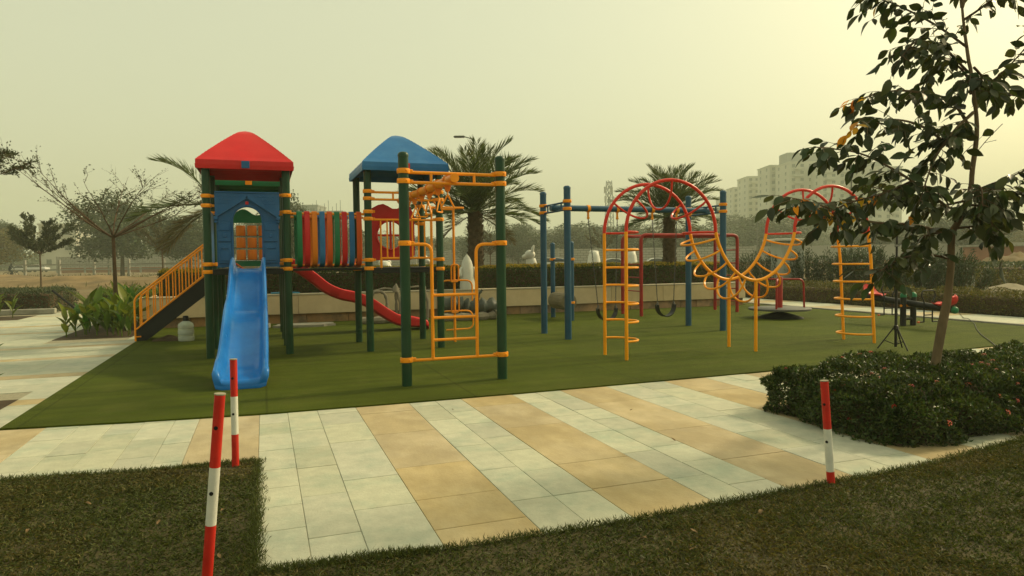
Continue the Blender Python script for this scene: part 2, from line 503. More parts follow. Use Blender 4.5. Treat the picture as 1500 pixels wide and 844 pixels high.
def leaf_arrays(C, D, N, ln, wd, fold=.25, shape='leaf'):
    """C centres (leaf base), D direction, N rough normal -> verts, quads. leaf: 2 folded quads, rhomb: 1 quad"""
    D = unit(D); Sd = unit(np.cross(D, N)); Nn = np.cross(Sd, D)
    ln = np.broadcast_to(np.asarray(ln, float), (len(C),))[:, None]; wd = np.broadcast_to(np.asarray(wd, float), (len(C),))[:, None]
    if shape == 'rhomb':
        V = np.stack([C, C + D * ln * .5 + Sd * wd * .5, C + D * ln, C + D * ln * .5 - Sd * wd * .5], 1)
        F = (np.arange(len(C)) * 4)[:, None] + np.array([[0, 1, 2, 3]])
        return V.reshape(-1, 3), F
    up = Nn * wd * fold
    V = np.stack([C, C + D * ln * .45 + Sd * wd * .5 + up, C + D * ln - Nn * ln * .08, C + D * ln * .45 - Sd * wd * .5 + up, C + D * ln * .5], 1)
    b = (np.arange(len(C)) * 5)[:, None]
    F = np.concatenate([b + np.array([[0, 1, 2, 4]]), b + np.array([[0, 4, 2, 3]])], 0)
    return V.reshape(-1, 3), F

def rand_dirs(n, r=None):
    r = r or rng
    a = r.normal(size=(n, 3))
    return unit(a)

# =================================================================== THE SETTING
# ---- ground
def ground_sheet():
    n = 90
    a = np.linspace(-1, 1, n)
    g = np.sign(a) * np.abs(a) ** 2.2 * 430
    cx, cy = rel(0, 180)
    X, Y = np.meshgrid(g + cx, g + cy)
    Zz = np.full_like(X, -.06)
    d = np.hypot(X - 5, Y - 12)
    bump = (np.sin(X * .21 + 1.3) * np.cos(Y * .17) + .5 * np.sin(X * .53 + Y * .41)) * .12
    Zz += np.where(d > 40, bump - .10, -.0)
    V = np.stack([X, Y, Zz], -1).reshape(-1, 3)
    i = np.arange(n * n).reshape(n, n)
    F = np.stack([i[:-1, :-1], i[:-1, 1:], i[1:, 1:], i[1:, :-1]], -1).reshape(-1, 4)
    o = link('ground', np_mesh('ground', V, F, M['dirt'], True))
    tag(o, 'dry brown dirt of the open field round the playground', kind='structure')
ground_sheet()

def sheet(name, poly, z, m, label=None, thick=.0):
    mb = MB()
    if thick:
        mb.prism(poly, z - thick, z)
    else:
        mb.add([(x, y, z) for x, y in poly], [tuple(range(len(poly)))])
    o = mb.obj(name, m, None, 0)
    return tag(o, label, kind='structure')

# mortar beds under the pavements
pave = sheet('pavement', [(-2.6, 2.5), (13.72, 2.5), (13.72, 8.0), (-2.6, 8.0)], -.0, M['mortar'], 'striped pale and tan sandstone walkway before the turf', .04)
plaza = sheet('plaza', [(-2.17, 5.2), (-2.17, 24.6), (-16, 24.6), (-16, 5.2)], -.004, M['mortar'], 'pale sandstone plaza with thin tan bands beside the turf', .04)
path = sheet('footpath', [(13.76, 5.0), (15.85, 5.0), (15.85, 30), (13.76, 30)], -.008, M['mortar'], 'narrow sandstone footpath along the far side of the turf', .04)

slab_cache = {}
def slab(parent, x0, x1, y0, y1, m, z=.006, t=.03, g=.003):
    """one paving stone: a thin chamfered block, its mesh shared among equal sizes"""
    sx, sy = round(x1 - x0 - g, 3), round(y1 - y0 - 2.2 * g, 3)
    if sx < .03 or sy < .03: return
    key = (sx, sy, m.name)
    if key not in slab_cache:
        slab_cache[key] = MB().box(-sx / 2, sx / 2, -sy / 2, sy / 2, -t, 0, .0022).mesh('slab', m, 0)
    o = link('slab', slab_cache[key], parent, ((x0 + x1) / 2, (y0 + y1) / 2, z + random.uniform(-.0012, .0012)))
    return o

# walkway: stripes run away from the camera, tan ones between pairs of pale ones
cols = [(-2.16, -1.79, 't'), (-1.79, -1.53, 'p'), (-1.53, -1.27, 'p'), (-1.27, -1.02, 'p'), (-1.02, -.77, 'p'), (-.77, -.57, 'p'), (-.57, -.065, 't'),
        (-.065, .18, 'p'), (.18, .445, 'p'), (.445, .80, 'p'), (.80, 1.315, 't'), (1.315, 1.58, 'p'), (1.58, 1.845, 'p'), (1.845, 2.395, 't'),
        (2.395, 2.66, 'p'), (2.66, 2.945, 'p'), (2.945, 3.50, 't'), (3.50, 3.87, 'p'), (3.87, 4.25, 'p')]
x = 4.25
while x < 13.6:
    cols += [(x, x + .56, 't'), (x + .56, x + .85, 'p'), (x + .85, x + 1.14, 'p')]
    x += 1.14
fixed = {.80: [2.6, 3.42, 3.89, 4.55, 5.5, 6.3, 6.9], 1.845: [2.6, 3.69, 4.22, 5.3, 6.2, 6.9], -.065: [2.6, 3.3, 3.72, 4.09, 4.44, 4.84, 5.35, 5.85, 6.25, 6.9],
         .18: [2.6, 3.55, 4.2, 4.8, 5.32, 5.9, 6.9], .445: [2.6, 3.86, 4.42, 5.38, 6.0, 6.45, 6.9], 2.945: [2.6, 3.9, 4.75, 5.9, 7.0]}
for (a, b, k) in cols:
    m = M['slab_tan'] if k == 't' else M['slab_pale']
    y_end = 7.0 if b < 5 else (7.0 + (b - 5) * .12)
    if a in fixed:
        ys = fixed[a]
    else:
        ys = [4.9 if b < -.1 else (3.05 if b < 4.3 else 2.9)]
        while ys[-1] < y_end:
            ys.append(ys[-1] + (random.choice([.9, 1.1, 1.25]) if k == 't' else random.choice([.4, .5, .55, .62])))
    for y0, y1 in zip(ys[:-1], ys[1:]):
        if a > 4.3 and y0 > 3.55 and y1 < 5.0: continue      # under the flower hedge
        slab(pave, a, b, y0, y1, m)

# plaza: long rows with a tan band now and then
BEDS = []   # (x0,x1,y0,y1) openings left for planting
BEDS += [(-3.75, -2.42, 14.9, 19.6), (-3.6, -2.44, 7.55, 8.45), (-8.6, -6.0, 20.9, 22.6), (-16, -5.75, 23.4, 24.6)]
bands = [8.25, 10.14, 12.0, 13.6, 15.0, 16.7, 18.5, 20.2, 22.0, 23.8]
y = 6.98
rows = []
while y < 24.4:
    near = [b for b in bands if y - .02 <= b - .15 < y + .55]
    if near:
        b0 = near[0] - .15
        if b0 - y > .06: rows.append((y, b0, 'p'))
        rows.append((b0, b0 + .3, 't')); y = b0 + .3
    else:
        h = .52 if y < 14 else .75
        rows.append((y, y + h, 'p')); y += h
def overlaps(x0, x1, y0, y1):
    return any(x0 < b[1] - .02 and x1 > b[0] + .02 and y0 < b[3] - .02 and y1 > b[2] + .02 for b in BEDS)
for (y0, y1, k) in rows:
    xr = -2.17
    left = -.58 * y1 - 1.2
    # a light stone edges the turf
    while xr > left and xr > -13:
        ln = random.choice([.7, .9, 1.1]) if k == 'p' else random.choice([1.0, 1.3])
        if y0 > 13: ln *= 1.6
        x0 = xr - ln
        cut = [b for b in BEDS if y0 < b[3] - .02 and y1 > b[2] + .02]
        if not overlaps(x0, xr, y0, y1):
            slab(plaza, x0, xr, y0, y1, M['slab_tan'] if k == 't' else M['slab_pale'], .004)
        else:
            for b in cut:
                if xr > b[1] + .05 and x0 < b[1]: slab(plaza, b[1], xr, y0, y1, M['slab_tan'] if k == 't' else M['slab_pale'], .004)
                if x0 < b[0] - .05 and xr > b[0]: slab(plaza, x0, b[0], y0, y1, M['slab_tan'] if k == 't' else M['slab_pale'], .004)
        xr = x0
# strip of plaza left of the walkway stripes
for i in range(6):
    slab(plaza, -2.17 - .8 * (i + 1), -2.17 - .8 * i, 5.25, 6.1, M['slab_pale'], .004)
    slab(plaza, -2.17 - .8 * (i + 1), -2.17 - .8 * i, 6.1, 6.98, M['slab_tan'] if i == 0 else M['slab_pale'], .004)

# far footpath: pale and tan stones across
y = 6.6
i = 0
while y < 27:
    k = 't' if i % 3 == 2 else 'p'
    ln = .95
    for a, b in ((13.9, 14.85), (14.85, 15.83)):
        slab(path, a, b, y, y + ln, M['slab_tan'] if k == 't' else M['slab_pale'], .006)
    y += ln; i += 1
# kerb stones between turf and footpath
y = 7.3
while y < 24:
    slab(path, 13.74, 13.89, y, y + .9, M['concrete'], .05, .09)
    y += .9

# ---- artificial turf
turf_poly = [(-2.14, 6.90), (-1.2, 6.76), (-.08, 6.645), (1.0, 6.615), (2.43, 6.615), (4.0, 6.65), (5.61, 6.70), (7.5, 6.86), (9.52, 7.12), (11.2, 7.28), (13.70, 7.5),
             (13.72, 12), (13.72, 24.0), (13.40, 24.0), (13.3, 16.42), (5, 16.42), (-2.2, 16.42)]
sheet('artificial_turf', turf_poly, .022, M['turf'], 'flat green artificial turf under the play equipment', .03)

# ---- soil in beds
for i, b in enumerate(BEDS[:3]):
    sheet('planting_bed', [(b[0], b[2]), (b[1], b[2]), (b[1], b[3]), (b[0], b[3])], .004, M['soil'], 'dark soil of a planting bed let into the plaza')

sheet('planting_bed', [(4.32, 3.66), (8.5, 3.66), (8.5, 5.06), (4.32, 5.06)], .022, M['soil'], 'dark soil under the flower hedge')
# ---- lawns: soil sheet + blades
lawnA = [(-8, 2.0), (-.07, 2.0), (-.07, 5.06), (-.6, 5.08), (-1.64, 5.24), (-2.6, 5.4), (-8, 6.0)]
lawnB = [(-.07, 1.0), (12, 1.0), (12, 4.2), (7.5, 3.72), (5.42, 3.47), (4.16, 3.27), (2.9, 3.20), (1.81, 3.14), (.75, 3.15), (.4, 3.19), (-.07, 3.22)]
sheet('lawn', lawnA, .018, M['lawn_soil'], 'short dark lawn beside the walkway with dry patches')
sheet('lawn', lawnB, .016, M['lawn_soil'], 'short dry lawn along the near edge of the walkway')

def inside(poly, X, Y):
    c = np.zeros(len(X), bool)
    n = len(poly)
    for i in range(n):
        x0, y0 = poly[i]; x1, y1 = poly[(i + 1) % n]
        k = ((y0 > Y) != (y1 > Y)) & (X < (x1 - x0) * (Y - y0) / (y1 - y0 + 1e-12) + x0)
        c ^= k
    return c

def vnoise(X, Y, s, seed=0):
    r = np.random.default_rng(seed)
    g = r.random((64, 64))
    x = X / s; y = Y / s
    xi = np.floor(x).astype(int); yi = np.floor(y).astype(int)
    fx = x - xi; fy = y - yi
    fx = fx * fx * (3 - 2 * fx); fy = fy * fy * (3 - 2 * fy)
    a = g[xi % 64, yi % 64]; b = g[(xi + 1) % 64, yi % 64]; c = g[xi % 64, (yi + 1) % 64]; d = g[(xi + 1) % 64, (yi + 1) % 64]
    return a * (1 - fx) * (1 - fy) + b * fx * (1 - fy) + c * (1 - fx) * fy + d * fx * fy

def grass(name, poly, box, n, m, label, ln=(.012, .032), keep=None, zb=.015):
    X = rng.uniform(box[0], box[1], n); Y = rng.uniform(box[2], box[3], n)
    ok = inside(poly, X, Y)
    if keep is not None: ok &= keep(X, Y)
    X, Y = X[ok], Y[ok]
    k = len(X)
    tuft = .6 + .8 * vnoise(X, Y, .13, 3)
    C = np.stack([X, Y, np.full(k, zb)], 1)
    a = rng.uniform(0, 2 * np.pi, k); lean = rng.uniform(.3, 1.6, k)
    D = unit(np.stack([np.cos(a) * lean, np.sin(a) * lean, np.ones(k)], 1))
    L = rng.uniform(*ln, k) * tuft
    Wd = rng.uniform(.0022, .0042, k)
    Sd = unit(np.cross(D, rand_dirs(k)))
    mid = C + D * (L * .55)[:, None]
    tip = C + D * L[:, None] + np.stack([np.cos(a), np.sin(a), -.35 * np.ones(k)], 1) * (L * .35)[:, None]
    V = np.stack([C - Sd * Wd[:, None], C + Sd * Wd[:, None], mid + Sd * Wd[:, None] * .8, tip, mid - Sd * Wd[:, None] * .8], 1).reshape(-1, 3)
    b = (np.arange(k) * 5)[:, None]
    F = b + np.array([[0, 1, 2, 3, 4]])
    o = link(name, np_mesh(name, V, F, m))
    tag(o, label, 'grass', kind='stuff')
dryA = lambda X, Y: vnoise(X, Y, .55, 5) + .25 * rng.random(len(X)) > .50
greenA = lambda X, Y: vnoise(X, Y, .55, 5) + .25 * rng.random(len(X)) < .74
far_thin = lambda X, Y: rng.random(len(X)) < np.clip(1.6 - np.hypot(X, Y) / 7, .25, 1)
grass('lawn_grass', lawnA, (-3.6, -.06, 2.2, 5.6), 95000, M['grass'], 'dry straw coloured grass blades in the lawn left of the walkway', keep=dryA)
grass('lawn_grass', lawnA, (-3.6, -.06, 2.2, 5.6), 105000, M['grass_green'], 'dark green grass blades in the lawn left of the walkway', keep=greenA)
grass('lawn_grass', lawnB, (-.12, 6.2, 1.5, 4.0), 130000, M['grass'], 'dry straw coloured grass blades in the lawn along the walkway', keep=dryA)
grass('lawn_grass', lawnB, (-.12, 6.2, 1.5, 4.0), 110000, M['grass_green'], 'dark green grass blades in the lawn along the walkway', keep=greenA)
# longer blades that hang over the paving edge
def edge_grass(name, pts, n, label):
    P = np.array(pts, float)
    t = rng.uniform(0, len(P) - 1, n); i = np.minimum(t.astype(int), len(P) - 2); f = (t - i)[:, None]
    C0 = P[i] * (1 - f) + P[i + 1] * f
    k = n
    off = rng.normal(0, .012, (k, 2)) * (1 + 1.4 * vnoise(C0[:, 0], C0[:, 1], .11, 8)[:, None])
    C = np.concatenate([C0 + off, np.full((k, 1), .012)], 1)
    a = rng.uniform(0, 2 * np.pi, k); lean = rng.uniform(.3, 1.5, k)
    D = unit(np.stack([np.cos(a) * lean, np.sin(a) * lean, np.ones(k)], 1))
    V, F = leaf_arrays(C, D, rand_dirs(k), rng.uniform(.015, .045, k), rng.uniform(.0025, .005, k), shape='rhomb')
    tag(link(name, np_mesh(name, V, F, M['grass_green'])), label, 'grass', kind='stuff')
edge_grass('edge_grass', [(-2.6, 5.4), (-1.64, 5.24), (-.6, 5.08), (-.07, 5.06), (-.07, 4), (-.07, 3.2)], 9000, 'ragged grass overhanging the paving at the corner lawn')
edge_grass('edge_grass', [(-.07, 3.22), (.4, 3.19), (.75, 3.15), (1.81, 3.14), (2.9, 3.20), (4.16, 3.27), (5.42, 3.47), (6.6, 3.6)], 12000, 'ragged grass overhanging the near edge of the walkway')
# =================================================================== PLAY STRUCTURE
def wpart(mb, name, m, root, smooth=35, label=None, parent=None):
    """geometry given in world metres, hung under its thing (or under one of its parts)"""
    o = mb.obj(name, m, parent or root, smooth)
    if parent is None:
        o.location = (-root.location[0], -root.location[1], -root.location[2])
    if label: o['label'] = label
    return o

ZT = .022        # turf level
_clamp = {}
def clamp(post, z, r=.057, m=None, side=0):
    m = m or M['orange']
    key = (round(r, 3), m.name)
    if key not in _clamp:
        mb = MB()
        mb.lathe([(r + .001, -.028), (r + .014, -.026), (r + .016, -.018), (r + .016, .018), (r + .014, .026), (r + .001, .028)], 16, caps=False)
        for a in (.5, 1.9, 3.6, 5.0):                 # bolt lugs
            mb.ball((math.cos(a) * (r + .016), math.sin(a) * (r + .016), 0), .013, 6, 4)
        mb.box(r + .008, r + .05, -.016, .016, -.02, .02, .006)
        _clamp[key] = mb.mesh('clamp', m)
    o = link('clamp', _clamp[key], post, (0, 0, z), side)
    return o

_post = {}
def pole(root, x, y, h, r, m, name='post', cap=True):
    key = (round(h, 2), r, m.name, cap)
    if key not in _post:
        mb = MB()
        prof = [(r * 1.0, 0), (r, h - r * .9)]
        if cap:
            prof += [(r * 1.07, h - r * .9), (r * 1.07, h - r * .55), (r * .95, h - r * .30), (r * .7, h - r * .08), (r * .35, h), (r * .01, h + .003)]
        else:
            prof += [(r, h)]
        mb.lathe(prof, 16)
        _post[key] = mb.mesh('post', m)
    return link(name, _post[key], root, (x - root.location[0], y - root.location[1], ZT - .01))

tower = thing('play_tower', 'multicoloured play tower with roofs, two slides, strap bridge and ring track', 'play structure', (-.75, 10.84, 0))
PR = .057
red_posts = {}
for (x, y, zs) in [(-.75, 10.84, (2.37, 2.23, 1.38, 1.27)), (.35, 10.84, (2.40, 2.15, 1.43, 1.30)), (-.75, 12.0, (2.2, 1.38, 1.27)), (.35, 12.0, (2.2, 1.38, 1.27)),
                  (-.75, 13.1, (1.38, 1.27)), (.35, 13.1, (1.38, 1.27)), (-.75, 14.4, (2.1, 1.27)), (.35, 14.4, (2.1, 1.27))]:
    p = pole(tower, x, y, 2.80, PR, M['post_green'], cap=False)
    for z in zs: clamp(p, z, side=0 if x < 0 else math.pi)
for (x, y, zs) in [(1.53, 10.62, (2.47, 2.36, 2.16, 2.05, 1.42, 1.29)), (2.65, 10.62, (2.48, 2.36, 2.05, 1.42, 1.27)), (1.53, 11.95, (2.15, 1.42, 1.27)), (2.65, 11.95, (2.36, 2.05, 1.27))]:
    p = pole(tower, x, y, 2.83, PR, M['post_green'], cap=False)
    for z in zs: clamp(p, z, side=0 if x < 2 else math.pi)
for (x, y) in [(1.47, 7.48), (2.59, 7.48)]:
    p = pole(tower, x, y, 2.59, PR, M['post_green'])
    for z in (2.38, 2.27, 1.59, .30): clamp(p, z, side=0 if x < 2 else math.pi)

# decks: steel frame with boards of perforated plate
for (x0, x1, y0, y1, zt) in [(-.69, .29, 10.80, 11.98, 1.32), (-.69, .29, 12.0, 13.08, 1.32), (-.69, .29, 13.1, 14.36, 1.32), (1.59, 2.59, 10.60, 11.93, 1.31)]:
    mb = MB()
    mb.box(x0, x1, y0, y1, zt - .02, zt, .004)
    mb.box(x0, x1, y0, y0 + .04, zt - .085, zt - .02, .004); mb.box(x0, x1, y1 - .04, y1, zt - .085, zt - .02, .004)
    mb.box(x0, x0 + .04, y0 + .04, y1 - .04, zt - .083, zt - .02, .004); mb.box(x1 - .04, x1, y0 + .04, y1 - .04, zt - .083, zt - .02, .004)
    wpart(mb, 'deck', M['black_metal'], tower)

def roof(cx, cy, hx, hy, z0, m, mem, label):
    rows = [(1.0, 0), (1.012, .06), (1.0, .125), (.985, .135)]
    n = 16
    for i in range(1, n + 1):
        t = i / n
        k = 1 - t
        hgt = .135 + .585 * (1 - k ** 1.10) ** .96
        rows.append((max(.985 * k, .012), hgt))
        if i < n - 3: rows.append((max(.985 * k - .010, .012), hgt + .0005))     # ribbed sheet
    for k in (.045, .03, .018):
        rows.append((k, .135 + .585 * (1 - k ** 1.10) ** .96))
    rows.sort(key=lambda q: (-q[0], q[1]))
    hmax = rows[-1][1]
    rows = [(a, b if a > .10 else min(b, hmax)) for a, b in rows]
    def sq(f, z, inset=0):
        ax, ay = hx * f - inset, hy * f - inset
        ax, ay = max(ax, .004), max(ay, .004)
        c = .05 * f
        pts = []
        for sx, sy in ((1, -1), (1, 1), (-1, 1), (-1, -1)):
            a = [(sx * (ax - c), sy * ay), (sx * (ax + .010 * f), sy * (ay + .010 * f)), (sx * ax, sy * (ay - c))]
            pts += a if sx * sy < 0 else a[::-1]
        return [(cx + px, cy + py, z0 + z) for px, py in pts]
    # soften the crown
    top = []
    for a, b in rows:
        s = min(1, a / .26)
        top.append((a, b - (1 - s) ** 2 * .045))
    rings = [sq(a, b) for a, b in top]
    inner = [sq(a, b - (.03 if b > .1 else 0), .025) for a, b in top][::-1]
    mb = MB().loft(rings + inner + [rings[0]], True, False)
    o = wpart(mb, 'roof', m, tower, 28, label)
    em = MB().box(cx - .055, cx + .055, cy - hy * 1.012 - .012, cy - hy * 1.012 + .004, z0 + .012, z0 + .118, .004)
    wpart(em, 'emblem', mem, tower, 35, None, o)
    return o
roof(-.205, 11.42, .655, .735, 2.765, M['red_plastic'], M['panel_blue'], 'red ribbed pyramid roof')
roof(-.205, 13.75, .655, .79, 2.77, M['green_plastic'], M['orange'], 'green ribbed pyramid roof behind the red one')
roof(2.095, 11.24, .655, .81, 2.785, M['blue_plastic'], M['red_plastic'], 'blue ribbed pyramid roof')

# ---- blue front panel with arched doorway
yf = 10.80
arch = [(-.20 + .195 * math.cos(a), 2.03 + .195 * math.sin(a)) for a in [math.pi * k / 14 for k in range(15)]]
outline = [(-.62, 1.345), (-.395, 1.345)] + arch[::-1] + [(-.005, 1.345), (.235, 1.345), (.235, 2.435), (-.62, 2.435)]
mb = MB().slabXZ(outline, yf - .02, yf + .025)
panel = wpart(mb, 'door_panel', M['panel_blue'], tower, 25, 'blue moulded front panel with arched doorway')
mb = MB()
gx = -.20
mb.slabXZ([(-.635, 2.445), (-.635, 2.13), (-.60, 2.10), (gx, 2.375), (.21, 2.10), (.25, 2.13), (.25, 2.445)], yf - .045, yf - .018)
gable = wpart(mb, 'gable_board', M['panel_blue'], tower, 25, None, panel)
mb = MB()
for s in (-1, 1):       # raised verge boards along the V
    a = np.array((gx, 0, 2.385)); b = np.array((gx + s * .43, 0, 2.10))
    for off, hw in ((0.0, .028),):
        d = (b - a) / np.linalg.norm(b - a); nrm = np.array((-d[2], 0, d[0])) * hw
        q = [a + nrm, b + nrm, b - nrm, a - nrm]
        mb.slabXZ([(p[0], p[2]) for p in q], yf - .066, yf - .044)
    mb.box(gx + s * .425 - .03, gx + s * .425 + .03, yf - .07, yf - .02, 2.03, 2.09, .012)      # corbels
    mb.box(gx + s * .425 - .022, gx + s * .425 + .022, yf - .06, yf - .02, 1.99, 2.028, .01)
mb.box(-.635, .25, yf - .06, yf - .044, 2.425, 2.447, .005)
wpart(mb, 'verge_board', M['panel_blue'], tower, 25, None, panel)
mb = MB()
for s in (-1, 1):       # scalloped relief in the gable corners
    for row in range(3):
        for i in range(5 - row):
            cxs = gx + s * (.385 - i * .062 - (row % 2) * .031 + 0); czs = 2.395 - row * .05
            lim = 2.375 - abs(cxs - gx) * .66 + .055
            if czs - .03 < lim: continue
            mb.tube([(cxs - .03 * math.cos(t), yf - .046, czs - .026 * math.sin(t)) for t in [math.pi * k / 6 for k in range(7)]], .0045, 5)
wpart(mb, 'scallop_relief', M['panel_blue'], tower, 35, None, panel)['kind'] = 'stuff'
for s, x0, x1 in ((-1, -.605, -.425), (1, .02, .215)):     # shutters
    mb = MB()
    mb.box(x0, x1, yf - .032, yf - .019, 1.40, 1.70, .008)
    mb.box(x0, x1, yf - .032, yf - .019, 1.72, 2.02, .008)
    mb.box(x0 + .03, x1 - .03, yf - .040, yf - .033, 1.44, 1.60, .006)
    mb.box(x0 + .04, x1 - .04, yf - .050, yf - .033, 1.615, 1.635, .006)
    mb.box((x0 + x1) / 2 - .025, (x0 + x1) / 2 + .025, yf - .044, yf - .033, 1.78, 1.84, .012)
    mb.box(x0 + .02, x1 - .02, yf - .040, yf - .033, 1.88, 1.99, .006)
    wpart(mb, 'shutter', M['panel_blue'], tower, 25, None, panel)
mb = MB().tube([(p[0] * 1.0, yf - .026, p[1]) for p in [(-.405, 1.36)] + [(-.20 + .21 * math.cos(a), 2.03 + .21 * math.sin(a)) for a in [math.pi * (1 - k / 14) for k in range(15)]] + [(.005, 1.36)]], .012, 6)
wpart(mb, 'door_trim', M['panel_blue'], tower, 35, None, panel)
wpart(MB().box(-.222, -.178, yf - .034, yf - .018, 2.262, 2.306, .004), 'emblem', M['red_plastic'], tower, 35, None, panel)

# ---- slides
def slide(path, wid, m, label, hgt=.165, side=(1, 0, 0)):
    """path: floor centre points; channel with rolled rims"""
    P = catmull(path, 7)
    n = len(P)
    prof = [(-1.0, -.035), (-1.10, .06), (-1.13, .72), (-1.09, .97), (-1.0, 1.03), (-.90, .95), (-.84, .70), (-.79, .22), (-.66, .05), (-.35, .0), (0, -.004)]
    prof = prof + [(-a, b) for a, b in prof[:-1][::-1]]
    rings = []
    for i, p in enumerate(P):
        t = i / (n - 1)
        T = P[min(i + 1, n - 1)] - P[max(i - 1, 0)]; T = T / np.linalg.norm(T)
        sd = np.array(side, float); sd = sd - T * np.dot(sd, T); sd /= np.linalg.norm(sd)
        N = np.cross(sd, T)
        if N[2] < 0: N = -N
        N = N * .6 + np.array((0, 0, .4)); N /= np.linalg.norm(N)
        wv = wid[0] + (wid[1] - wid[0]) * t
        h = hgt * (1.0 - .35 * max(0, (t - .9) / .1))
        if t < .05: h *= .8 + .2 * t / .05
        rings.append([tuple(p + sd * a * wv + N * (b * h)) for a, b in prof] + [tuple(p - N * .030 + sd * wv * a) for a in (.8, 0, -.8)])
    # round the run-out end
    lastp = P[-1]; T = P[-1] - P[-2]; T = T / np.linalg.norm(T)
    for dz, dl, k in ((-.012, .035, .97), (-.045, .05, .93), (-.085, .045, .90)):
        base = rings[n - 1]
        rings.append([tuple(np.array(lastp) + (np.array(q) - lastp) * np.array((k, k, .55 if dz < -.02 else .85)) + T * dl + np.array((0, 0, dz))) for q in base])
    mb = MB().loft(rings, True, True)
    return wpart(mb, 'slide', m, tower, 50, label)
slide([(-.20, 10.76, 1.325), (-.20, 10.58, 1.315), (-.205, 10.35, 1.22), (-.21, 10.02, .97), (-.215, 9.74, .80), (-.22, 9.55, .735), (-.225, 9.30, .63), (-.235, 8.9, .40), (-.245, 8.55, .215), (-.255, 8.30, .145), (-.26, 8.06, .125)],
      (.205, .262), M['slide_blue'], 'wavy blue slide running down to the turf')
slide([(.36, 13.74, 1.32), (.55, 13.74, 1.27), (.85, 13.74, 1.05), (1.12, 13.75, .83), (1.40, 13.75, .70), (1.68, 13.76, .63), (1.95, 13.77, .51), (2.25, 13.78, .30), (2.52, 13.79, .15), (2.80, 13.80, .105), (3.08, 13.80, .10)],
      (.215, .25), M['red_plastic'], 'wavy red slide behind the strap bridge', .18, (0, 1, 0))
wpart(MB().tube([(-.20 - .17, 10.70, 1.40), (-.20 - .06, 10.78, 1.31)], .012, 8), 'slide_bar', M['tangerine'], tower)

# ---- strap bridge
bridge_cols = ['green_plastic', 'red_plastic', 'orange_plastic', 'blue_plastic', 'tangerine', 'green_plastic', 'red_plastic', 'blue_plastic', 'tangerine']
vn, vf = 10.93, 11.78
bridge = wpart(MB().box(.36, 1.52, vn + .05, vf - .05, 1.275, 1.31, .004), 'bridge', M['black_metal'], tower, 35, 'bridge of U shaped coloured straps')
for a_, b_, r_ in (((.36, vn, 2.15), (1.53, vn - .02, 2.15), .020), ((.36, vf, 2.15), (1.53, vf, 2.15), .020), ((.36, vn + .13, 1.36), (1.53, vn + .13, 1.36), .016), ((.36, vf - .13, 1.36), (1.53, vf - .13, 1.36), .016)):
    wpart(MB().tube([a_, b_], r_, 8), 'bridge_bar', M['orange'], tower, 35, None, bridge)
for i, c in enumerate(bridge_cols):
    xc = .535 + i * .1115
    pth = catmull([(0, vn - .028, 2.14), (0, vn - .062, 1.95), (0, vn - .062, 1.70), (0, vn - .03, 1.48), (0, vn + .09, 1.365), (0, (vn + vf) / 2, 1.335), (0, vf - .09, 1.365), (0, vf + .03, 1.48), (0, vf + .062, 1.70), (0, vf + .062, 1.95), (0, vf + .028, 2.14)], 4)
    rings = []
    for j, p in enumerate(pth):
        T = pth[min(j + 1, len(pth) - 1)] - pth[max(j - 1, 0)]; T /= np.linalg.norm(T)
        N = np.cross(np.array((1., 0, 0)), T)
        hw = .040
        sec = [(-hw, -.010), (-hw + .008, -.016), (hw - .008, -.016), (hw, -.010), (hw, .010), (hw - .008, .016), (-hw + .008, .016), (-hw, .010)]
        rings.append([(xc + a, p[1] + N[1] * b, p[2] + N[2] * b) for a, b in sec])
    mb = MB().loft(rings, True, True)
    for vv in (vn, vf):
        prof = [(xc - .042, .022), (xc - .040, .036), (xc - .030, .040), (xc + .030, .040), (xc + .040, .036), (xc + .042, .022)]
        mb.loft([[(a, vv + r * math.cos(t), 2.15 + r * math.sin(t)) for t in [2 * math.pi * k / 12 for k in range(12)]] for a, r in prof], True, True)
    wpart(mb, 'strap', M[c], tower, 35, None, bridge)

# ---- blue-roofed tower: double rail, baluster panel, round-window panel
def rail_pair(x0, x1, y, z0, z1, posts, name='double_rail', m=None, r=.018):
    mb = MB()
    mb.tube([(x0, y, z0), (x1, y, z0)], r, 8); mb.tube([(x0, y, z1), (x1, y, z1)], r, 8)
    for x in posts: mb.tube([(x, y, z0), (x, y, z1)], r * .9, 8)
    return wpart(mb, name, m or M['orange'], tower)
rail_pair(1.58, 2.60, 10.62, 2.36, 2.47, (1.92, 2.30))
rail_pair(1.52, 2.54, 7.48, 2.27, 2.38, (1.78, 2.28))
rl = wpart(MB().tube([(1.58, 10.62, 2.05), (2.60, 10.62, 2.05)], .017, 8), 'railing', M['orange'], tower)
wpart(MB().tube([(1.72, 10.62, 1.455), (2.50, 10.62, 1.455)], .017, 8), 'bottom_bar', M['orange'], tower, 35, None, rl)
for x in [1.72 + i * .0985 for i in range(9)]:
    wpart(MB().tube([(x, 10.62, 1.30 if x in (1.72,) or x > 2.5 else 1.455), (x, 10.62, 2.05)], .013, 8), 'baluster', M['orange'], tower, 35, None, rl)
for xf in (1.72, 2.51):
    wpart(MB().tube([(xf, 10.62, 1.27), (xf, 10.62, 1.46)], .02, 8), 'railing_foot', M['orange'], tower, 35, None, rl)
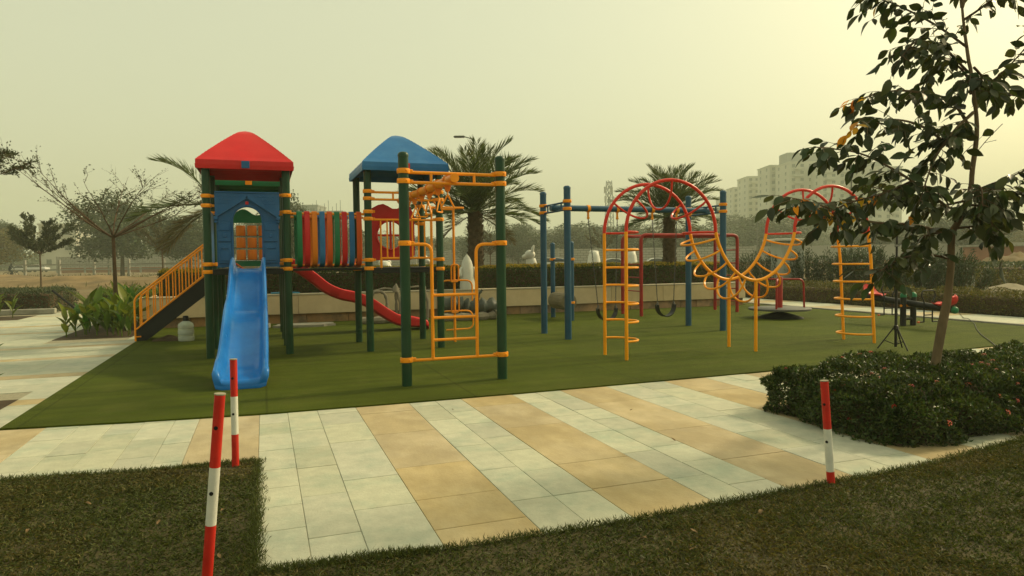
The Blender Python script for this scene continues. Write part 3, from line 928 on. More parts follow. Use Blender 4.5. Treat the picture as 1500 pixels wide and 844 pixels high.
# red panel: wavy top, round window
k = 32
cx, cz = 2.10, 1.86
def wav(x): return 2.36 + .045 * math.cos((x - 1.96) * 2 * math.pi / .44) + (.0 if x < 2.2 else 0)
outer = []
for i in range(k):
    a = 2 * math.pi * (i + .5) / k
    d = (math.cos(a), math.sin(a))
    tx = (.42 if d[0] > 0 else -.42) / d[0] if abs(d[0]) > 1e-6 else 1e9
    tz = (.40 if d[1] > 0 else -.43) / d[1] if abs(d[1]) > 1e-6 else 1e9
    t = min(abs(tx), abs(tz))
    px, pz = cx + d[0] * t, cz + d[1] * t
    if pz > cz + .38: pz = wav(px)
    outer.append((px, pz))
inner = [(cx + .225 * math.cos(2 * math.pi * (i + .5) / k), cz + .235 * math.sin(2 * math.pi * (i + .5) / k)) for i in range(k)]
mb = MB().holed(outer, inner, 11.91, 11.95)
wp = wpart(mb, 'window_panel', M['red_plastic'], tower, 25, 'red panel with wavy top and round crossed window')
mb = MB().box(cx - .225, cx + .225, 11.918, 11.942, cz - .018, cz + .018, .004).box(cx - .018, cx + .018, 11.914, 11.946, cz - .232, cz + .232, .004)
wpart(mb, 'window_bar', M['red_plastic'], tower, 25, None, wp)
wpart(MB().tube([(cx + .245 * math.cos(t), 11.905, cz + .255 * math.sin(t)) for t in [2 * math.pi * i / 28 for i in range(28)]], .018, 6, True), 'window_ring', M['red_plastic'], tower, 35, None, wp)
# two stand pipes beside the opening on the right side of the tower
for yy in (10.80, 11.20):
    wpart(MB().tube(fillet([(2.60, yy, 2.36), (2.66, yy, 2.30), (2.66, yy, 1.27)], .05), .017, 8), 'grab_pipe', M['orange'], tower)
# pretzel climber on the right of the tower
px, py = 3.05, 11.25
mb = MB().tube([(px, py, ZT - .005), (px, py, 2.30)], .021, 10)
mb.tube([(2.66, py, 2.30), (3.22, py, 2.30)], .020, 8)
mb.ball((3.22, py, 2.30), .022, 8, 5)
tw = wpart(mb, 'twist_climber', M['orange'], tower)
mb = MB().tube(fillet([(2.80, py, .78), (2.80, py, 1.07), (3.36, py - .02, 1.07), (3.36, py - .02, .72)], .12), .015, 8)
wpart(mb, 'climber_loop', M['orange'], tower, 35, None, tw)
mb = MB().tube(fillet([(2.80, py, .30), (2.80, py, .55), (3.36, py - .02, .55), (3.38, py - .02, .24), (2.90, py, .23)], .12), .015, 8)
wpart(mb, 'climber_loop', M['orange'], tower, 35, None, tw)
for zz in (1.07, .55):
    mb = MB().tube(fillet([(px - .06, py - .03, zz - .02), (px - .06, py - .03, zz + .27), (px + .07, py - .03, zz + .27), (px + .07, py - .03, zz - .02), (px - .055, py - .03, zz - .025)], .05), .013, 8)
    wpart(mb, 'climber_loop', M['orange'], tower, 35, None, tw)

# ---- ring track between the climbing frame and the blue-roofed tower
mb = MB()
n = 26
pts = [(2.03, 7.40 + (10.62 - 7.40) * i / n, 2.325 + .02 * i / n) for i in range(n + 1)]
rs = [.052] * (n + 1)
mb.tube(pts, rs, 14)
beam = wpart(mb, 'ring_beam', M['orange'], tower)
for i in range(6):
    yy = 7.72 + i * .46
    mb = MB()
    mb.lathe([(.054, -.03), (.066, -.028), (.066, .028), (.054, .03)], 14, caps=False)
    mb.v = [(2.03 + a, yy + c, 2.33 + b) for a, b, c in mb.v]
    sw = .02 * math.sin(i * 2.1)
    mb.slabXZ([(1.985, 2.285), (2.075, 2.285), (2.05, 2.205), (2.01, 2.205)], yy - .014, yy + .014)
    bk = wpart(mb, 'ring_bracket', M['orange_plastic'], tower, 35, None, beam)
    mb = MB()
    mb.tube([(2.03, yy, 2.215), (2.03 + sw * .5, yy, 2.185), (2.03 + sw, yy, 2.165)], .007, 6)
    th = i * .9
    c_, s_ = math.cos(th), math.sin(th)
    tri = fillet([(0, 2.17), (.088, 2.0), (-.088, 2.0), (0, 2.17), (.02, 2.13)], .03, 4)
    mb.tube([(2.03 + sw + a * c_, yy + a * s_, z) for a, z in tri], .0105, 7)
    wpart(mb, 'hand_ring', M['orange'], tower, 35, None, beam)

# ---- ladder in the climbing frame
lx0, lx1 = 1.77, 2.29
mb = MB().tube([(1.52, 7.48, .30), (2.54, 7.48, .30)], .017, 8)
wpart(mb, 'base_bar', M['orange'], tower)
for a, b in ((1.52, lx0), (2.54, lx1)):
    wpart(MB().tube(fillet([(a, 7.48, 1.59), (b, 7.48, 1.59), (b, 7.48, .30)], .10), .019, 10), 'ladder_rail', M['orange'], tower)
for z in (1.02, .765, .515):
    wpart(MB().tube([(lx0, 7.48, z), (lx1, 7.48, z)], .016, 8), 'rung', M['orange'], tower)

# ---- stairs
def stair_z(x): return .20 + (x + 2.17) * .84      # line of the lower rail
st = MB()
vst, vse = 13.86, 14.40
for yv in (vst, vse):
    poly = [(-2.20, ZT), (-2.02, ZT), (-.80, 1.00), (-.80, 1.33), (-.92, 1.25), (-2.20, .20)]
    st.slabXZ(poly, yv - .012, yv + .012)
stairs = wpart(st, 'stair', M['black_metal'], tower, 25, 'black steel stair with orange handrails')
for i in range(6):
    xx = -2.10 + i * .22; zz = .16 + i * .205
    wpart(MB().box(xx - .02, xx + .20, vst + .013, vse - .013, zz - .02, zz, .004), 'tread', M['black_metal'], tower, 25, None, stairs)
for yv in (vst - .03, vse + .03):
    mb = MB()
    mb.tube(fillet([(-2.19, yv, ZT), (-2.19, yv, .80), (-.85, yv, 1.90)], .10), .017, 8)
    mb.tube([(-2.19, yv, .22), (-.83, yv, 1.36)], .015, 8)
    mb.tube([(-2.19, yv, .10), (-2.10, yv + .02, .10)], .014, 8)
    rail = wpart(mb, 'handrail', M['orange'], tower, 35, None, stairs)
    for i in range(1, 12):
        xx = -2.19 + i * .113
        z0 = .22 + (xx + 2.19) * .838; z1 = .80 + (xx + 2.19) * .82
        mb_ = MB().tube([(xx, yv, z0), (xx, yv, z1)], .0115, 8)
        o = wpart(mb_, 'baluster', M['orange'], tower, 35, None, stairs)

# ---- noughts-and-crosses panel at the back of the green-roofed bay
mb = MB()
mb.box(-.66, -.52, 14.36, 14.40, 1.34, 2.3, .01); mb.box(.12, .26, 14.36, 14.40, 1.34, 2.3, .01)
mb.box(-.52, .12, 14.36, 14.40, 1.34, 1.45, .01)
top = [(-.66, 2.19)] + [(.26, 2.19)] + [(x, 2.40 + .06 * math.cos((x + .34) * 2 * math.pi / .5)) for x in np.linspace(.26, -.66, 22)]
mb.slabXZ(top, 14.362, 14.398)
tt = wpart(mb, 'game_panel', M['green_plastic'], tower, 25, 'green panel with turning orange drums')
for r_ in range(3):
    zz = 1.57 + r_ * .235
    wpart(MB().tube([(-.52, 14.38, zz - .10), (.12, 14.38, zz - .10)], .008, 6), 'rod', M['steel_grey'], tower, 35, None, tt)
    for c_ in range(3):
        xx = -.395 + c_ * .205
        wpart(MB().lathe([(.04, -.10), (.082, -.098), (.086, -.09), (.086, .09), (.082, .098), (.04, .10)], 16, (xx, 14.38, zz)), 'game_drum', M['orange_plastic'], tower, 35, None, tt)

# side panels of the red-roofed bay (left side: dark blue barrier)
wpart(MB().box(-.755, -.725, 10.93, 11.92, 1.36, 2.2, .01), 'side_panel', M['panel_blue'], tower)

# =================================================================== SWINGS
sw = thing('swing_set', 'slate blue steel swing frame with four domed posts and orange clamps', 'swing frame', (4.94, 10.75, 0))
for (x, y) in ((4.94, 11.82), (4.94, 10.75), (8.18, 11.90), (8.18, 10.78)):
    p = pole(sw, x, y, 2.66, .060, M['post_blue'])
    for z in (2.395, 2.265): clamp(p, z, .060, side=math.pi / 2 if y < 11.3 else -math.pi / 2)
for x in (4.94, 8.18):
    mb = MB()
    for z in (2.395, 2.265): mb.tube([(x, 10.83, z), (x, 11.78, z)], .018, 8)
    for y in (11.0, 11.3, 11.6): mb.tube([(x, y, 2.265), (x, y, 2.395)], .016, 8)
    wpart(mb, 'end_rail', M['post_blue'], sw)
wpart(MB().tube([(4.86, 11.3, 2.33), (8.26, 11.34, 2.33)], .055, 16), 'beam', M['post_blue'], sw)
hang = (5.62, 6.22, 6.97, 7.51)
for x in hang:
    mb = MB().lathe([(.056, -.03), (.066, -.028), (.066, .028), (.056, .03)], 14, caps=False)
    mb.v = [(x + c, 11.315 + a, 2.33 + b) for a, b, c in mb.v]
    mb.box(x - .018, x + .018, 11.30, 11.33, 2.17, 2.28, .006)
    mb.ball((x, 11.315, 2.16), .03, 8, 5)
    wpart(mb, 'hanger', M['orange'], sw)

def swing(xa, xb, y0, lean, z_s, label):
    t = thing('swing', label, 'swing', (xa, 11.3, 0))
    ys = 11.315 + lean
    sp = (xb - xa)
    xm = (xa + xb) / 2 + .02
    e0, e1 = xm - .18, xm + .18
    for (xt, xe) in ((xa, e0), (xb, e1)):
        mb = MB()
        A = np.array((xt, 11.315, 2.14)); B = np.array((xe, ys, z_s + .27))
        n = 30
        for i in range(n):
            c = A + (B - A) * (i + .5) / n
            ax = (B - A) / np.linalg.norm(B - A)
            l = np.linalg.norm(B - A) / n * .66
            w_ = np.array((1., 0, 0)) if i % 2 else np.array((0, 1., 0))
            ring = [tuple(c + ax * l * math.sin(q) + w_ * .010 * math.cos(q)) for q in [2 * math.pi * k / 8 for k in range(8)]]
            mb.tube(ring, .0042, 5, True)
        wpart(mb, 'chain', M['chain'], t)
        mb = MB().tube([(xe, ys, z_s + .27), (xe - .03 * (1 if xt == xa else -1), ys, z_s + .20)], .010, 6)
        mb.tube([(xe, ys - .05, z_s + .21), (xe, ys, z_s + .285), (xe, ys + .05, z_s + .21)], .008, 6)
        wpart(mb, 'shackle', M['chain'], t)
    pts = catmull([(e0 - .01, z_s + .22), (e0 + .005, z_s + .13), (e0 + .07, z_s + .04), (xm, z_s), (e1 - .07, z_s + .04), (e1 - .005, z_s + .13), (e1 + .01, z_s + .22)], 4)
    rings = [[(p[0], ys - .075, p[1] - .008), (p[0], ys - .075, p[1] + .008), (p[0], ys + .075, p[1] + .008), (p[0], ys + .075, p[1] - .008)] for p in pts]
    wpart(MB().loft(rings, True, True), 'seat', M['black_plastic'], t, 40)
swing(5.62, 6.22, 0, -.10, .27, 'black strap swing hanging next to the amber ladder of loops')
swing(6.97, 7.51, 0, 0.0, .29, 'black strap swing hanging under the middle of the red arch')

# =================================================================== ROLLER BARREL
rb = thing('roller_barrel', 'two short blue posts carrying a sandy running barrel and handrail', 'play barrel', (6.54, 14.05, 0))
for y in (14.03, 15.09):
    p = pole(rb, 6.54, y, 1.80, .055, M['post_blue'])
    for z in (1.40, .42): clamp(p, z, .055, side=math.pi / 2 if y < 14.5 else -math.pi / 2)
wpart(MB().tube([(6.54, 14.1, 1.40), (6.54, 15.03, 1.40)], .018, 8), 'handrail', M['post_blue'], rb)
mb = MB().lathe([(.10, -.40), (.185, -.40), (.195, -.385), (.195, .385), (.185, .40), (.10, .40)], 22, caps=True)
mb.v = [(6.54 + a, 14.56 + c, .44 + b) for a, b, c in mb.v]
for i in range(16):
    a = 2 * math.pi * i / 16
    mb.tube([(6.54 + .196 * math.cos(a), 14.18, .44 + .196 * math.sin(a)), (6.54 + .196 * math.cos(a), 14.94, .44 + .196 * math.sin(a))], .006, 5)
wpart(mb, 'barrel', M['barrel'], rb)
wpart(MB().tube([(6.54, 14.05, .44), (6.54, 15.07, .44)], .022, 8), 'axle', M['orange'], rb)

# =================================================================== ARCH CLIMBER
ac = thing('arch_climber', 'red and amber pipe climber of two arches, dipping between loop ladders', 'climbing frame', (4.63, 8.18, 0))
U0, U1 = 4.63, 8.96
ZJ = 1.77
def arc_pts(x0, x1, zj, top, up=True, n=22):
    cx = (x0 + x1) / 2; rx = (x1 - x0) / 2; rz = abs(top - zj)
    out = []
    for i in range(n + 1):
        a = math.pi * (1 - i / n)
        out.append((cx + rx * math.cos(a), zj + (rz if up else -rz) * math.sin(a)))
    return out
rail_defs = {8.18: dict(), 8.77: dict()}
X1, X2, X3 = 6.08, 7.49, 8.94
dip = [(X1, ZJ), (X1 + .05, 1.60), (X1 + .16, 1.40), (X1 + .31, 1.23), (X1 + .50, 1.11), ((X1 + X2) / 2, 1.065), (X2 - .50, 1.11), (X2 - .31, 1.23), (X2 - .16, 1.40), (X2 - .05, 1.60), (X2, ZJ)]
dip = [tuple(p) for p in catmull([np.array(p) for p in dip], 4)]
arch1 = arc_pts(U0, X1, ZJ, 2.49); arch2 = arc_pts(X2, X3, ZJ, 2.48)
PRr = .024
for yv, dx in ((8.18, 0), (8.77, -.02)):
    wpart(MB().tube([(U0 + dx, yv, ZT - .005), (U0 + dx, yv, ZJ)], PRr, 12), 'ladder_rail', M['rung_yellow'], ac)
    wpart(MB().tube([(x + dx, yv, z) for x, z in arch1], PRr, 12), 'arch', M['pipe_red'], ac)
    wpart(MB().tube([(x + dx, yv, z) for x, z in dip], PRr, 12), 'dip_rail', M['rung_yellow'], ac)
    wpart(MB().tube([(x + dx, yv, z) for x, z in arch2], PRr, 12), 'arch', M['pipe_red'], ac)
    wpart(MB().tube([(X3 + dx, yv, ZJ), (X3 + .06 + dx, yv, ZJ - .4), (X3 + .15 + dx, yv, ZT - .005)], PRr, 12), 'ladder_rail', M['rung_yellow'], ac)
    wpart(MB().tube([(6.785 + dx, yv, ZT - .005), (6.785 + dx, yv, 1.065)], PRr, 12), 'post', M['rung_yellow'], ac)
def loop_at(x, z, nx, nz, bulge, m, name='loop_rung', sq=1.0):
    """a U bar from the near rail round to the far rail, bulging along (nx,nz)"""
    y0, y1 = 8.18, 8.77
    cy = (y0 + y1) / 2; hy = (y1 - y0) / 2
    pts = []
    for i in range(17):
        a = -math.pi / 2 + math.pi * i / 16
        k = max(0, math.cos(a)) ** .8
        pts.append((x + nx * bulge * k - (.02 if i > 8 else 0), cy + hy * math.sin(a), z + nz * bulge * k))
    wpart(MB().tube(pts, .0155, 8), name, m, ac)
for z in (.27, .53, .78, 1.03, 1.28, 1.53):
    loop_at(U0, z, 1, 0, .30, M['rung_yellow'])
for z in (.16, .44, .72, 1.0, 1.28, 1.56):
    loop_at(X3 + .15 - z / 1.77 * .15, z, -1, 0, .30, M['rung_yellow'])
loop_at(U0, ZJ, 1, 0, .30, M['pipe_red'])
loop_at(X1, ZJ, -1, 0, .26, M['pipe_red']); loop_at(X2, ZJ, 1, 0, .26, M['pipe_red']); loop_at(X3, ZJ, -1, 0, .30, M['pipe_red'])
for (x0, x1, top) in ((U0, X1, 2.49), (X2, X3, 2.48)):
    cx = (x0 + x1) / 2
    for a in (R(142), R(90), R(38)):
        x, z = cx + .725 * math.cos(a), ZJ + .715 * math.sin(a)
        loop_at(x, z, -math.cos(a), -math.sin(a), .38, M['pipe_red'])
for i in range(11):
    t = (i + .6) / 11.2
    f = t * (len(dip) - 1); j = int(f)
    x = dip[j][0] + (dip[j + 1][0] - dip[j][0]) * (f - j); z = dip[j][1] + (dip[j + 1][1] - dip[j][1]) * (f - j)
    tx, tz = dip[j + 1][0] - dip[j][0], dip[j + 1][1] - dip[j][1]
    l = math.hypot(tx, tz)
    nx, nz = tz / l, -tx / l
    loop_at(x, z, nx, nz, .33, M['rung_yellow'])

# =================================================================== RED FRAME BEHIND
rf = thing('overhead_ladder', 'weathered dark red overhead ladder frame standing before the hedge', 'climbing frame', (8.5, 14.3, 0))
for yv in (14.3, 15.2):
    wpart(MB().tube(fillet([(8.5, yv, ZT - .005), (8.5, yv, 1.97), (11.28, yv, 1.97), (11.28, yv, ZT - .005)], .14, 6), .042, 12), 'frame_pipe', M['dull_red'], rf)
for x in np.linspace(8.75, 11.05, 8):
    wpart(MB().tube([(x, 14.3, 1.94), (x, 15.2, 1.94)], .016, 8), 'overhead_rung', M['dull_red'], rf)
for xe in (8.5, 11.28):
    for z in (.3, .62, .95, 1.27, 1.6):
        wpart(MB().tube([(xe, 14.3, z), (xe, 15.2, z)], .014, 8), 'side_rung', M['dull_red'], rf)

# =================================================================== MERRY-GO-ROUND
mg = thing('merry_go_round', 'small merry-go-round with grey steel disc and dark red handrails', 'merry-go-round', (11.03, 12.5, 0))
wpart(MB().lathe([(.52, 0.02), (.50, .04), (.30, .10), (.12, .15), (.07, .17), (.06, .21)], 26, (11.03, 12.5, 0)), 'base_cone', M['black_metal'], mg)
wpart(MB().lathe([(.05, .205), (.66, .205), (.675, .215), (.675, .245), (.66, .255), (.05, .257)], 36, (11.03, 12.5, 0)), 'disc', M['steel_grey'], mg)
wpart(MB().lathe([(.065, .25), (.065, .93), (.05, .96), (.01, .965)], 16, (11.03, 12.5, 0)), 'centre_post', M['dull_red'], mg)
for a in (R(-18), R(102), R(222)):
    c_, s_ = math.cos(a), math.sin(a)
    wpart(MB().tube(fillet([(11.03 + .05 * c_, 12.5 + .05 * s_, .90), (11.03 + .55 * c_, 12.5 + .55 * s_, .90), (11.03 + .57 * c_, 12.5 + .57 * s_, .25)], .14, 6), .022, 10), 'handrail', M['dull_red'], mg)

# =================================================================== SEESAW
ss = thing('seesaw', 'black seesaw with red bucket seats and green end caps', 'seesaw', (11.95, 9.97, 0))
for x in (11.82, 12.09):
    wpart(MB().lathe([(.055, ZT - .005), (.055, .60)], 16, (x, 9.97, 0)), 'post', M['black_plastic'], ss)
    wpart(MB().lathe([(.060, .585), (.062, .61), (.052, .65), (.03, .675), (.005, .682)], 16, (x, 9.97, 0)), 'post_cap', M['green_plastic'], ss)
wpart(MB().tube([(11.78, 9.97, .16), (12.12, 9.97, .16)], .03, 8), 'foot_bar', M['black_plastic'], ss)
wpart(MB().tube([(11.76, 9.97, .42), (12.16, 9.97, .42)], .025, 8), 'axle', M['orange'], ss)
E0 = np.array((11.955, 10.95, .55)); E1 = np.array((11.955, 9.02, .39))
wpart(MB().tube([E0, E1], .062, 14), 'plank', M['black_plastic'], ss)
for E_, dr in ((E0, (E0 - E1)), (E1, (E1 - E0))):
    dr = dr / np.linalg.norm(dr)
    wpart(MB().tube([E_ - dr * .005, E_ + dr * .03, E_ + dr * .06, E_ + dr * .078], [.066, .066, .05, .01], 14), 'end_cap', M['green_plastic'], ss)
    # bucket seat
    mb = MB()
    rings = []
    for i, (l, z, wv) in enumerate([(-.40, .07, .08), (-.36, .075, .13), (-.26, .062, .15), (-.16, .065, .16), (-.09, .10, .165), (-.05, .17, .15), (-.035, .23, .12), (-.03, .255, .06)]):
        c = E_ + dr * l + np.array((0, 0, z))
        rings.append([tuple(c + np.array((wv * t, 0, .03 * t * t))) for t in (-1, -.6, 0, .6, 1)] + [tuple(c + np.array((wv * t, 0, .03 * t * t - .022)) + dr * .02) for t in (1, .6, 0, -.6, -1)])
    mb.loft(rings, True, True)
    wpart(mb, 'seat', M['red_plastic'], ss, 50)
    # handle frame
    c = E_ - dr * .52
    mb = MB()
    z0 = c[2]
    for sx in (-1, 1):
        mb.tube(fillet([(c[0] + sx * .11, c[1], z0 - .30), (c[0] + sx * .11, c[1], z0 + .10), (c[0] + sx * .19, c[1], z0 + .20), (c[0] + sx * .15, c[1], z0 + .30), (c[0], c[1], z0 + .30)], .05), .013, 8)
        mb.tube([(c[0] + sx * .11, c[1], z0 - .30), (c[0] + sx * .26, c[1], z0 - .30)], .013, 8)
    mb.tube([(c[0] - .11, c[1], z0 - .17), (c[0] + .11, c[1], z0 - .17)], .012, 8)
    wpart(mb, 'handle', M['black_plastic'], ss)
    mb = MB().tube([(c[0] - .27, c[1], z0 - .30), (c[0] - .23, c[1], z0 - .30)], .018, 8)
    wpart(mb, 'foot_peg', M['tangerine'], ss)

# =================================================================== SMALL THINGS ON THE TURF
ts = thing('tripod_stand', 'thin black tripod stand beside the flower hedge', 'tripod', (8.74, 7.49, ZT))
wpart(MB().tube([(8.74, 7.49, .06), (8.74, 7.49, 1.0)], .020, 10), 'lower_tube', M['black_plastic'], ts)
wpart(MB().tube([(8.74, 7.49, 1.0), (8.74, 7.49, 1.85)], .015, 10), 'upper_tube', M['black_plastic'], ts)
wpart(MB().lathe([(.021, .30), (.032, .31), (.032, .37), (.021, .38)], 12, (8.74, 7.49, 0)).tube([(8.74, 7.49, .34), (8.80, 7.49, .34)], .012, 6), 'collar', M['black_plastic'], ts)
for i in range(3):
    a = R(20 + 120 * i)
    c_, s_ = math.cos(a), math.sin(a)
    mb = MB().tube([(8.74 + .03 * c_, 7.49 + .03 * s_, .34), (8.74 + .24 * c_, 7.49 + .24 * s_, ZT + .008)], .010, 8)
    mb.tube([(8.74 + .02 * c_, 7.49 + .02 * s_, .10), (8.74 + .15 * c_, 7.49 + .15 * s_, .155)], .007, 6)
    wpart(mb, 'leg', M['black_plastic'], ts)

mb = MB().tube(catmull([(16.3, 12.2, .012), (14.6, 10.8, .015), (13.8, 10.1, .075), (13.3, 9.6, .035), (12.44, 8.94, .032), (11.6, 8.25, .032), (10.79, 7.53, .034), (10.2, 7.0, .02), (9.6, 6.54, .016), (9.2, 6.0, .016)], 6), .007, 6)
tag(mb.obj('cable', M['black_plastic']), 'black cable trailing across turf and paving past the seesaw', 'cable')

jug = thing('water_jug', 'large clear plastic water bottle with black cap under the stair', 'bottle', (-1.33, 13.5, ZT))
wpart(MB().lathe([(.02, .024), (.128, .026), (.135, .04), (.135, .10), (.127, .115), (.127, .135), (.135, .15), (.135, .21), (.127, .225), (.127, .245), (.135, .26), (.135, .30), (.12, .335), (.07, .37), (.035, .385), (.034, .41)], 24, (-1.33, 13.5, 0)), 'body', M['bottle'], jug)
wpart(MB().lathe([(.045, .385), (.052, .39), (.045, .47), (.02, .475)], 16, (-1.33, 13.5, 0)), 'cap', M['black_plastic'], jug)
wpart(MB().lathe([(.1275, .116), (.1283, .118), (.1283, .244), (.1275, .245)], 24, (-1.33, 13.5, 0), False), 'label', mat('faded paper label', (.42, .45, .36), .6), jug)

def heap(name, x, y, r, h, m, label, cat=None, seed=0, n=22, sx=1, sy=1, kind=None, z=0.0, rough=.25):
    rr = np.random.default_rng(seed)
    a = np.linspace(-1, 1, n)
    X, Y = np.meshgrid(a, a)
    d = np.sqrt(X ** 2 + Y ** 2)
    ang = np.arctan2(Y, X)
    wob = 1 + .18 * np.sin(ang * 3 + seed) + .12 * np.sin(ang * 5 + seed * 2.3)
    base = np.clip(1 - d / wob * 1.05, 0, 1) ** .9
    nz = vnoise((X + 3) * 10, (Y + 3) * 10, 2.2, seed) * .6 + vnoise((X + 3) * 10, (Y + 3) * 10, .9, seed + 1) * .3 + rr.random(X.shape) * .1
    Z = base * (1 - rough + 2 * rough * nz) * h
    Z = np.where(base <= 0, -.03, Z)
    V = np.stack([X * r * sx, Y * r * sy, Z], -1).reshape(-1, 3)
    i = np.arange(n * n).reshape(n, n)
    F = np.stack([i[:-1, :-1], i[:-1, 1:], i[1:, 1:], i[1:, :-1]], -1).reshape(-1, 4)
    keep = (V[F][:, :, 2] > -.02).any(1)
    o = link(name, np_mesh(name, V, F[keep], m, True), None, (x, y, z))
    return tag(o, label, cat, kind=kind)
heap('soil_heap', -1.62, 13.75, .24, .10, M['soil'], 'small heap of dark soil on the turf by the water bottle', 'soil heap', 4, sx=1.2, z=ZT)

def stone_plate(x, y, rx, ry, h, label, seed):
    r_ = random.Random(seed)
    poly = []
    for i in range(18):
        a = 2 * math.pi * i / 18
        k = 1 + r_.uniform(-.12, .12)
        poly.append((x + rx * k * math.copysign(abs(math.cos(a)) ** .7, math.cos(a)), y + ry * k * math.copysign(abs(math.sin(a)) ** .7, math.sin(a))))
    tag(MB().prism(poly, ZT - .005, ZT + h).obj('concrete_plate', M['concrete'], None, 0), label, 'concrete plate')
stone_plate(.80, 15.45, .62, .30, .05, 'broad flat concrete plate on turf against the planter wall', 1)
stone_plate(-.12, 15.5, .22, .22, .08, 'small concrete plate on turf seen beside the blue slide', 2)

# wrapped play animals leaning by the wall
wf = thing('wrapped_frame', 'sandy wrapped pipe frame with pointed tops standing by the planter wall', 'wrapped frame', (2.9, 15.6, 0))
def lump(pts, r, n=9):
    P = catmull(pts, 5)
    return MB().tube(P, [r * (1 + .22 * math.sin(i * 1.9) + .1 * math.sin(i * 4.1)) for i in range(len(P))], n)
for x in (2.86, 3.50):
    mb = lump([(x, 15.7, .03), (x + .01, 15.7, .4), (x, 15.68, .78)], .035)
    mb.tube([(x, 15.68, .70), (x, 15.68, .80), (x + .01, 15.68, .90)], [.075, .07, .01], 9)
    mb.tube([(x + .07, 15.6, .03), (x + .09, 15.62, .45), (x + .02, 15.66, .75)], [.03, .04, .03], 8)
    wpart(mb, 'upright', M['wrap'], wf)
wpart(lump([(2.3, 15.7, .72), (2.6, 15.68, .79), (2.86, 15.68, .76), (3.2, 15.68, .80), (3.5, 15.68, .83)], .022), 'cross_rope', M['wrap'], wf)
wpart(lump([(2.25, 15.6, .45), (2.32, 15.58, .68), (2.5, 15.55, .72), (2.62, 15.55, .55), (2.62, 15.55, .05)], .035), 'curved_leg', M['wrap'], wf)
wpart(lump([(1.95, 15.35, .09), (2.5, 15.3, .10), (3.1, 15.3, .09)], .085), 'base_tube', M['wrap'], wf)
tb = thing('tarpaulin_bundle', 'grey green tarpaulin bundle lying on a sandy tube by the wall', 'bundle', (4.4, 15.2, 0))
wpart(lump([(3.75, 15.2, .11), (4.4, 15.15, .10), (5.0, 15.15, .12), (5.15, 15.15, .20)], .095), 'base_tube', M['wrap'], tb)
mb = lump([(3.85, 15.4, .36), (4.15, 15.35, .40), (4.4, 15.35, .34), (4.7, 15.3, .30), (5.0, 15.25, .34), (5.12, 15.25, .28)], .16, 14)
mb.v = [(a, b, c + .05 * math.sin(a * 17 + b * 23) * math.cos(c * 19)) for a, b, c in mb.v]
wpart(mb, 'cover', M['tarp'], tb, 60)
wpart(lump([(4.72, 15.3, .4), (4.74, 15.3, .6), (4.82, 15.28, .72)], .03), 'stake', M['tarp'], tb)

# =================================================================== STRIPED MARKER POSTS
def marker(name, base, top, r, bands, label, holes):
    t = thing(name, label, 'marker post', base)
    A = np.array(base, float) - np.array(base, float); B = np.array(top, float) - np.array(base, float)
    ax = B / np.linalg.norm(B)
    prev = 0.0
    for f, mm in bands:
        MB().tube([A + B * prev, A + B * f], r, 18).obj('painted_band', M[mm], t, 60)
        prev = f
    MB().tube([B - ax * .001, B + ax * .004], r * 1.06, 18).obj('rim', M['mortar'], t)
    tocam = np.array((0, 0, 1.4)) - np.array(base); tocam[2] = 0; tocam /= np.linalg.norm(tocam)
    for f in holes:
        side = np.cross(ax, tocam); dr = tocam * .93 - side * .36
        c = A + B * f + dr / np.linalg.norm(dr) * (r - .001)
        MB().tube([c - dr * .002, c + dr * .0022], .0085, 12).obj('bolt_hole', M['dark_hole'], t)
    return t
marker('marker_post', (-.259, 3.07, .01), (-.18, 3.04, .862), .0215, [(.36, 'marker_red'), (.645, 'marker_white'), (1, 'marker_red')], 'tall leaning red and white banded steel post in the grass', (.52, .84))
marker('marker_post', (-.21, 4.98, .01), (-.205, 4.98, .75), .0235, [(.31, 'marker_red'), (.66, 'marker_white'), (1, 'marker_red')], 'upright red and white banded post at the corner of the lawn', (.50, .83))
marker('marker_post', (3.225, 3.205, .01), (3.19, 3.23, .645), .0235, [(.13, 'marker_red'), (.54, 'marker_white'), (1, 'marker_red')], 'red and white banded post at lawn edge before the flower hedge', (.42, .78))

# =================================================================== PLANTER WALL
pw = thing('planter_wall', 'long beige stone clad planter wall behind the play equipment', 'planter wall', (-2.5, 16.42, 0))
W0, W1 = -2.5, 13.25
wpart(MB().box(W0 + .05, W1 - .05, 16.58, 18.6, 0, .60), 'core', M['mortar'], pw, 0)
x = W0
while x < W1 - .1:
    x2 = min(x + 1.62, W1)
    wpart(MB().box(x + .003, x2 - .003, 16.42, 16.60, .225, .655, .006), 'cladding_panel', M['wall_stone'], pw, 0)
    x = x2
x = W0 + .02
while x < W1 - .1:
    x2 = min(x + random.choice([.55, .8, .95]), W1 - .02)
    wpart(MB().box(x + .004, x2 - .004, 16.50 + random.uniform(-.006, .006), 16.585, ZT - .02, .222, .008), 'base_stone', M['wall_base'], pw, 0)
    x = x2
x = W0 - .02
while x < W1:
    x2 = min(x + 1.24, W1 + .02)
    wpart(MB().box(x + .003, x2 - .003, 16.405, 16.72, .657, .692, .008), 'coping_stone', M['coping'], pw, 0)
    x = x2
for xa, xb in ((W0, W0 + .05), (W1 - .05, W1)):
    for (ya, yb) in ((16.602, 17.25), (17.253, 17.9), (17.903, 18.6)):
        wpart(MB().box(xa, xb, ya, yb, .02, .655, .006), 'cladding_panel', M['wall_stone'], pw, 0)
wpart(MB().box(W0 + .06, W1 - .06, 16.725, 18.55, .60, .635), 'soil', M['soil'], pw, 0)
tag(MB().tube([(.15, 16.50, .71), (.55, 16.55, .72), (.78, 16.52, .70)], .022, 8).obj('hose_end', mat('pale blue hose', (.06, .22, .34), .5)), 'short piece of pale blue pipe lying on the planter coping', 'pipe')

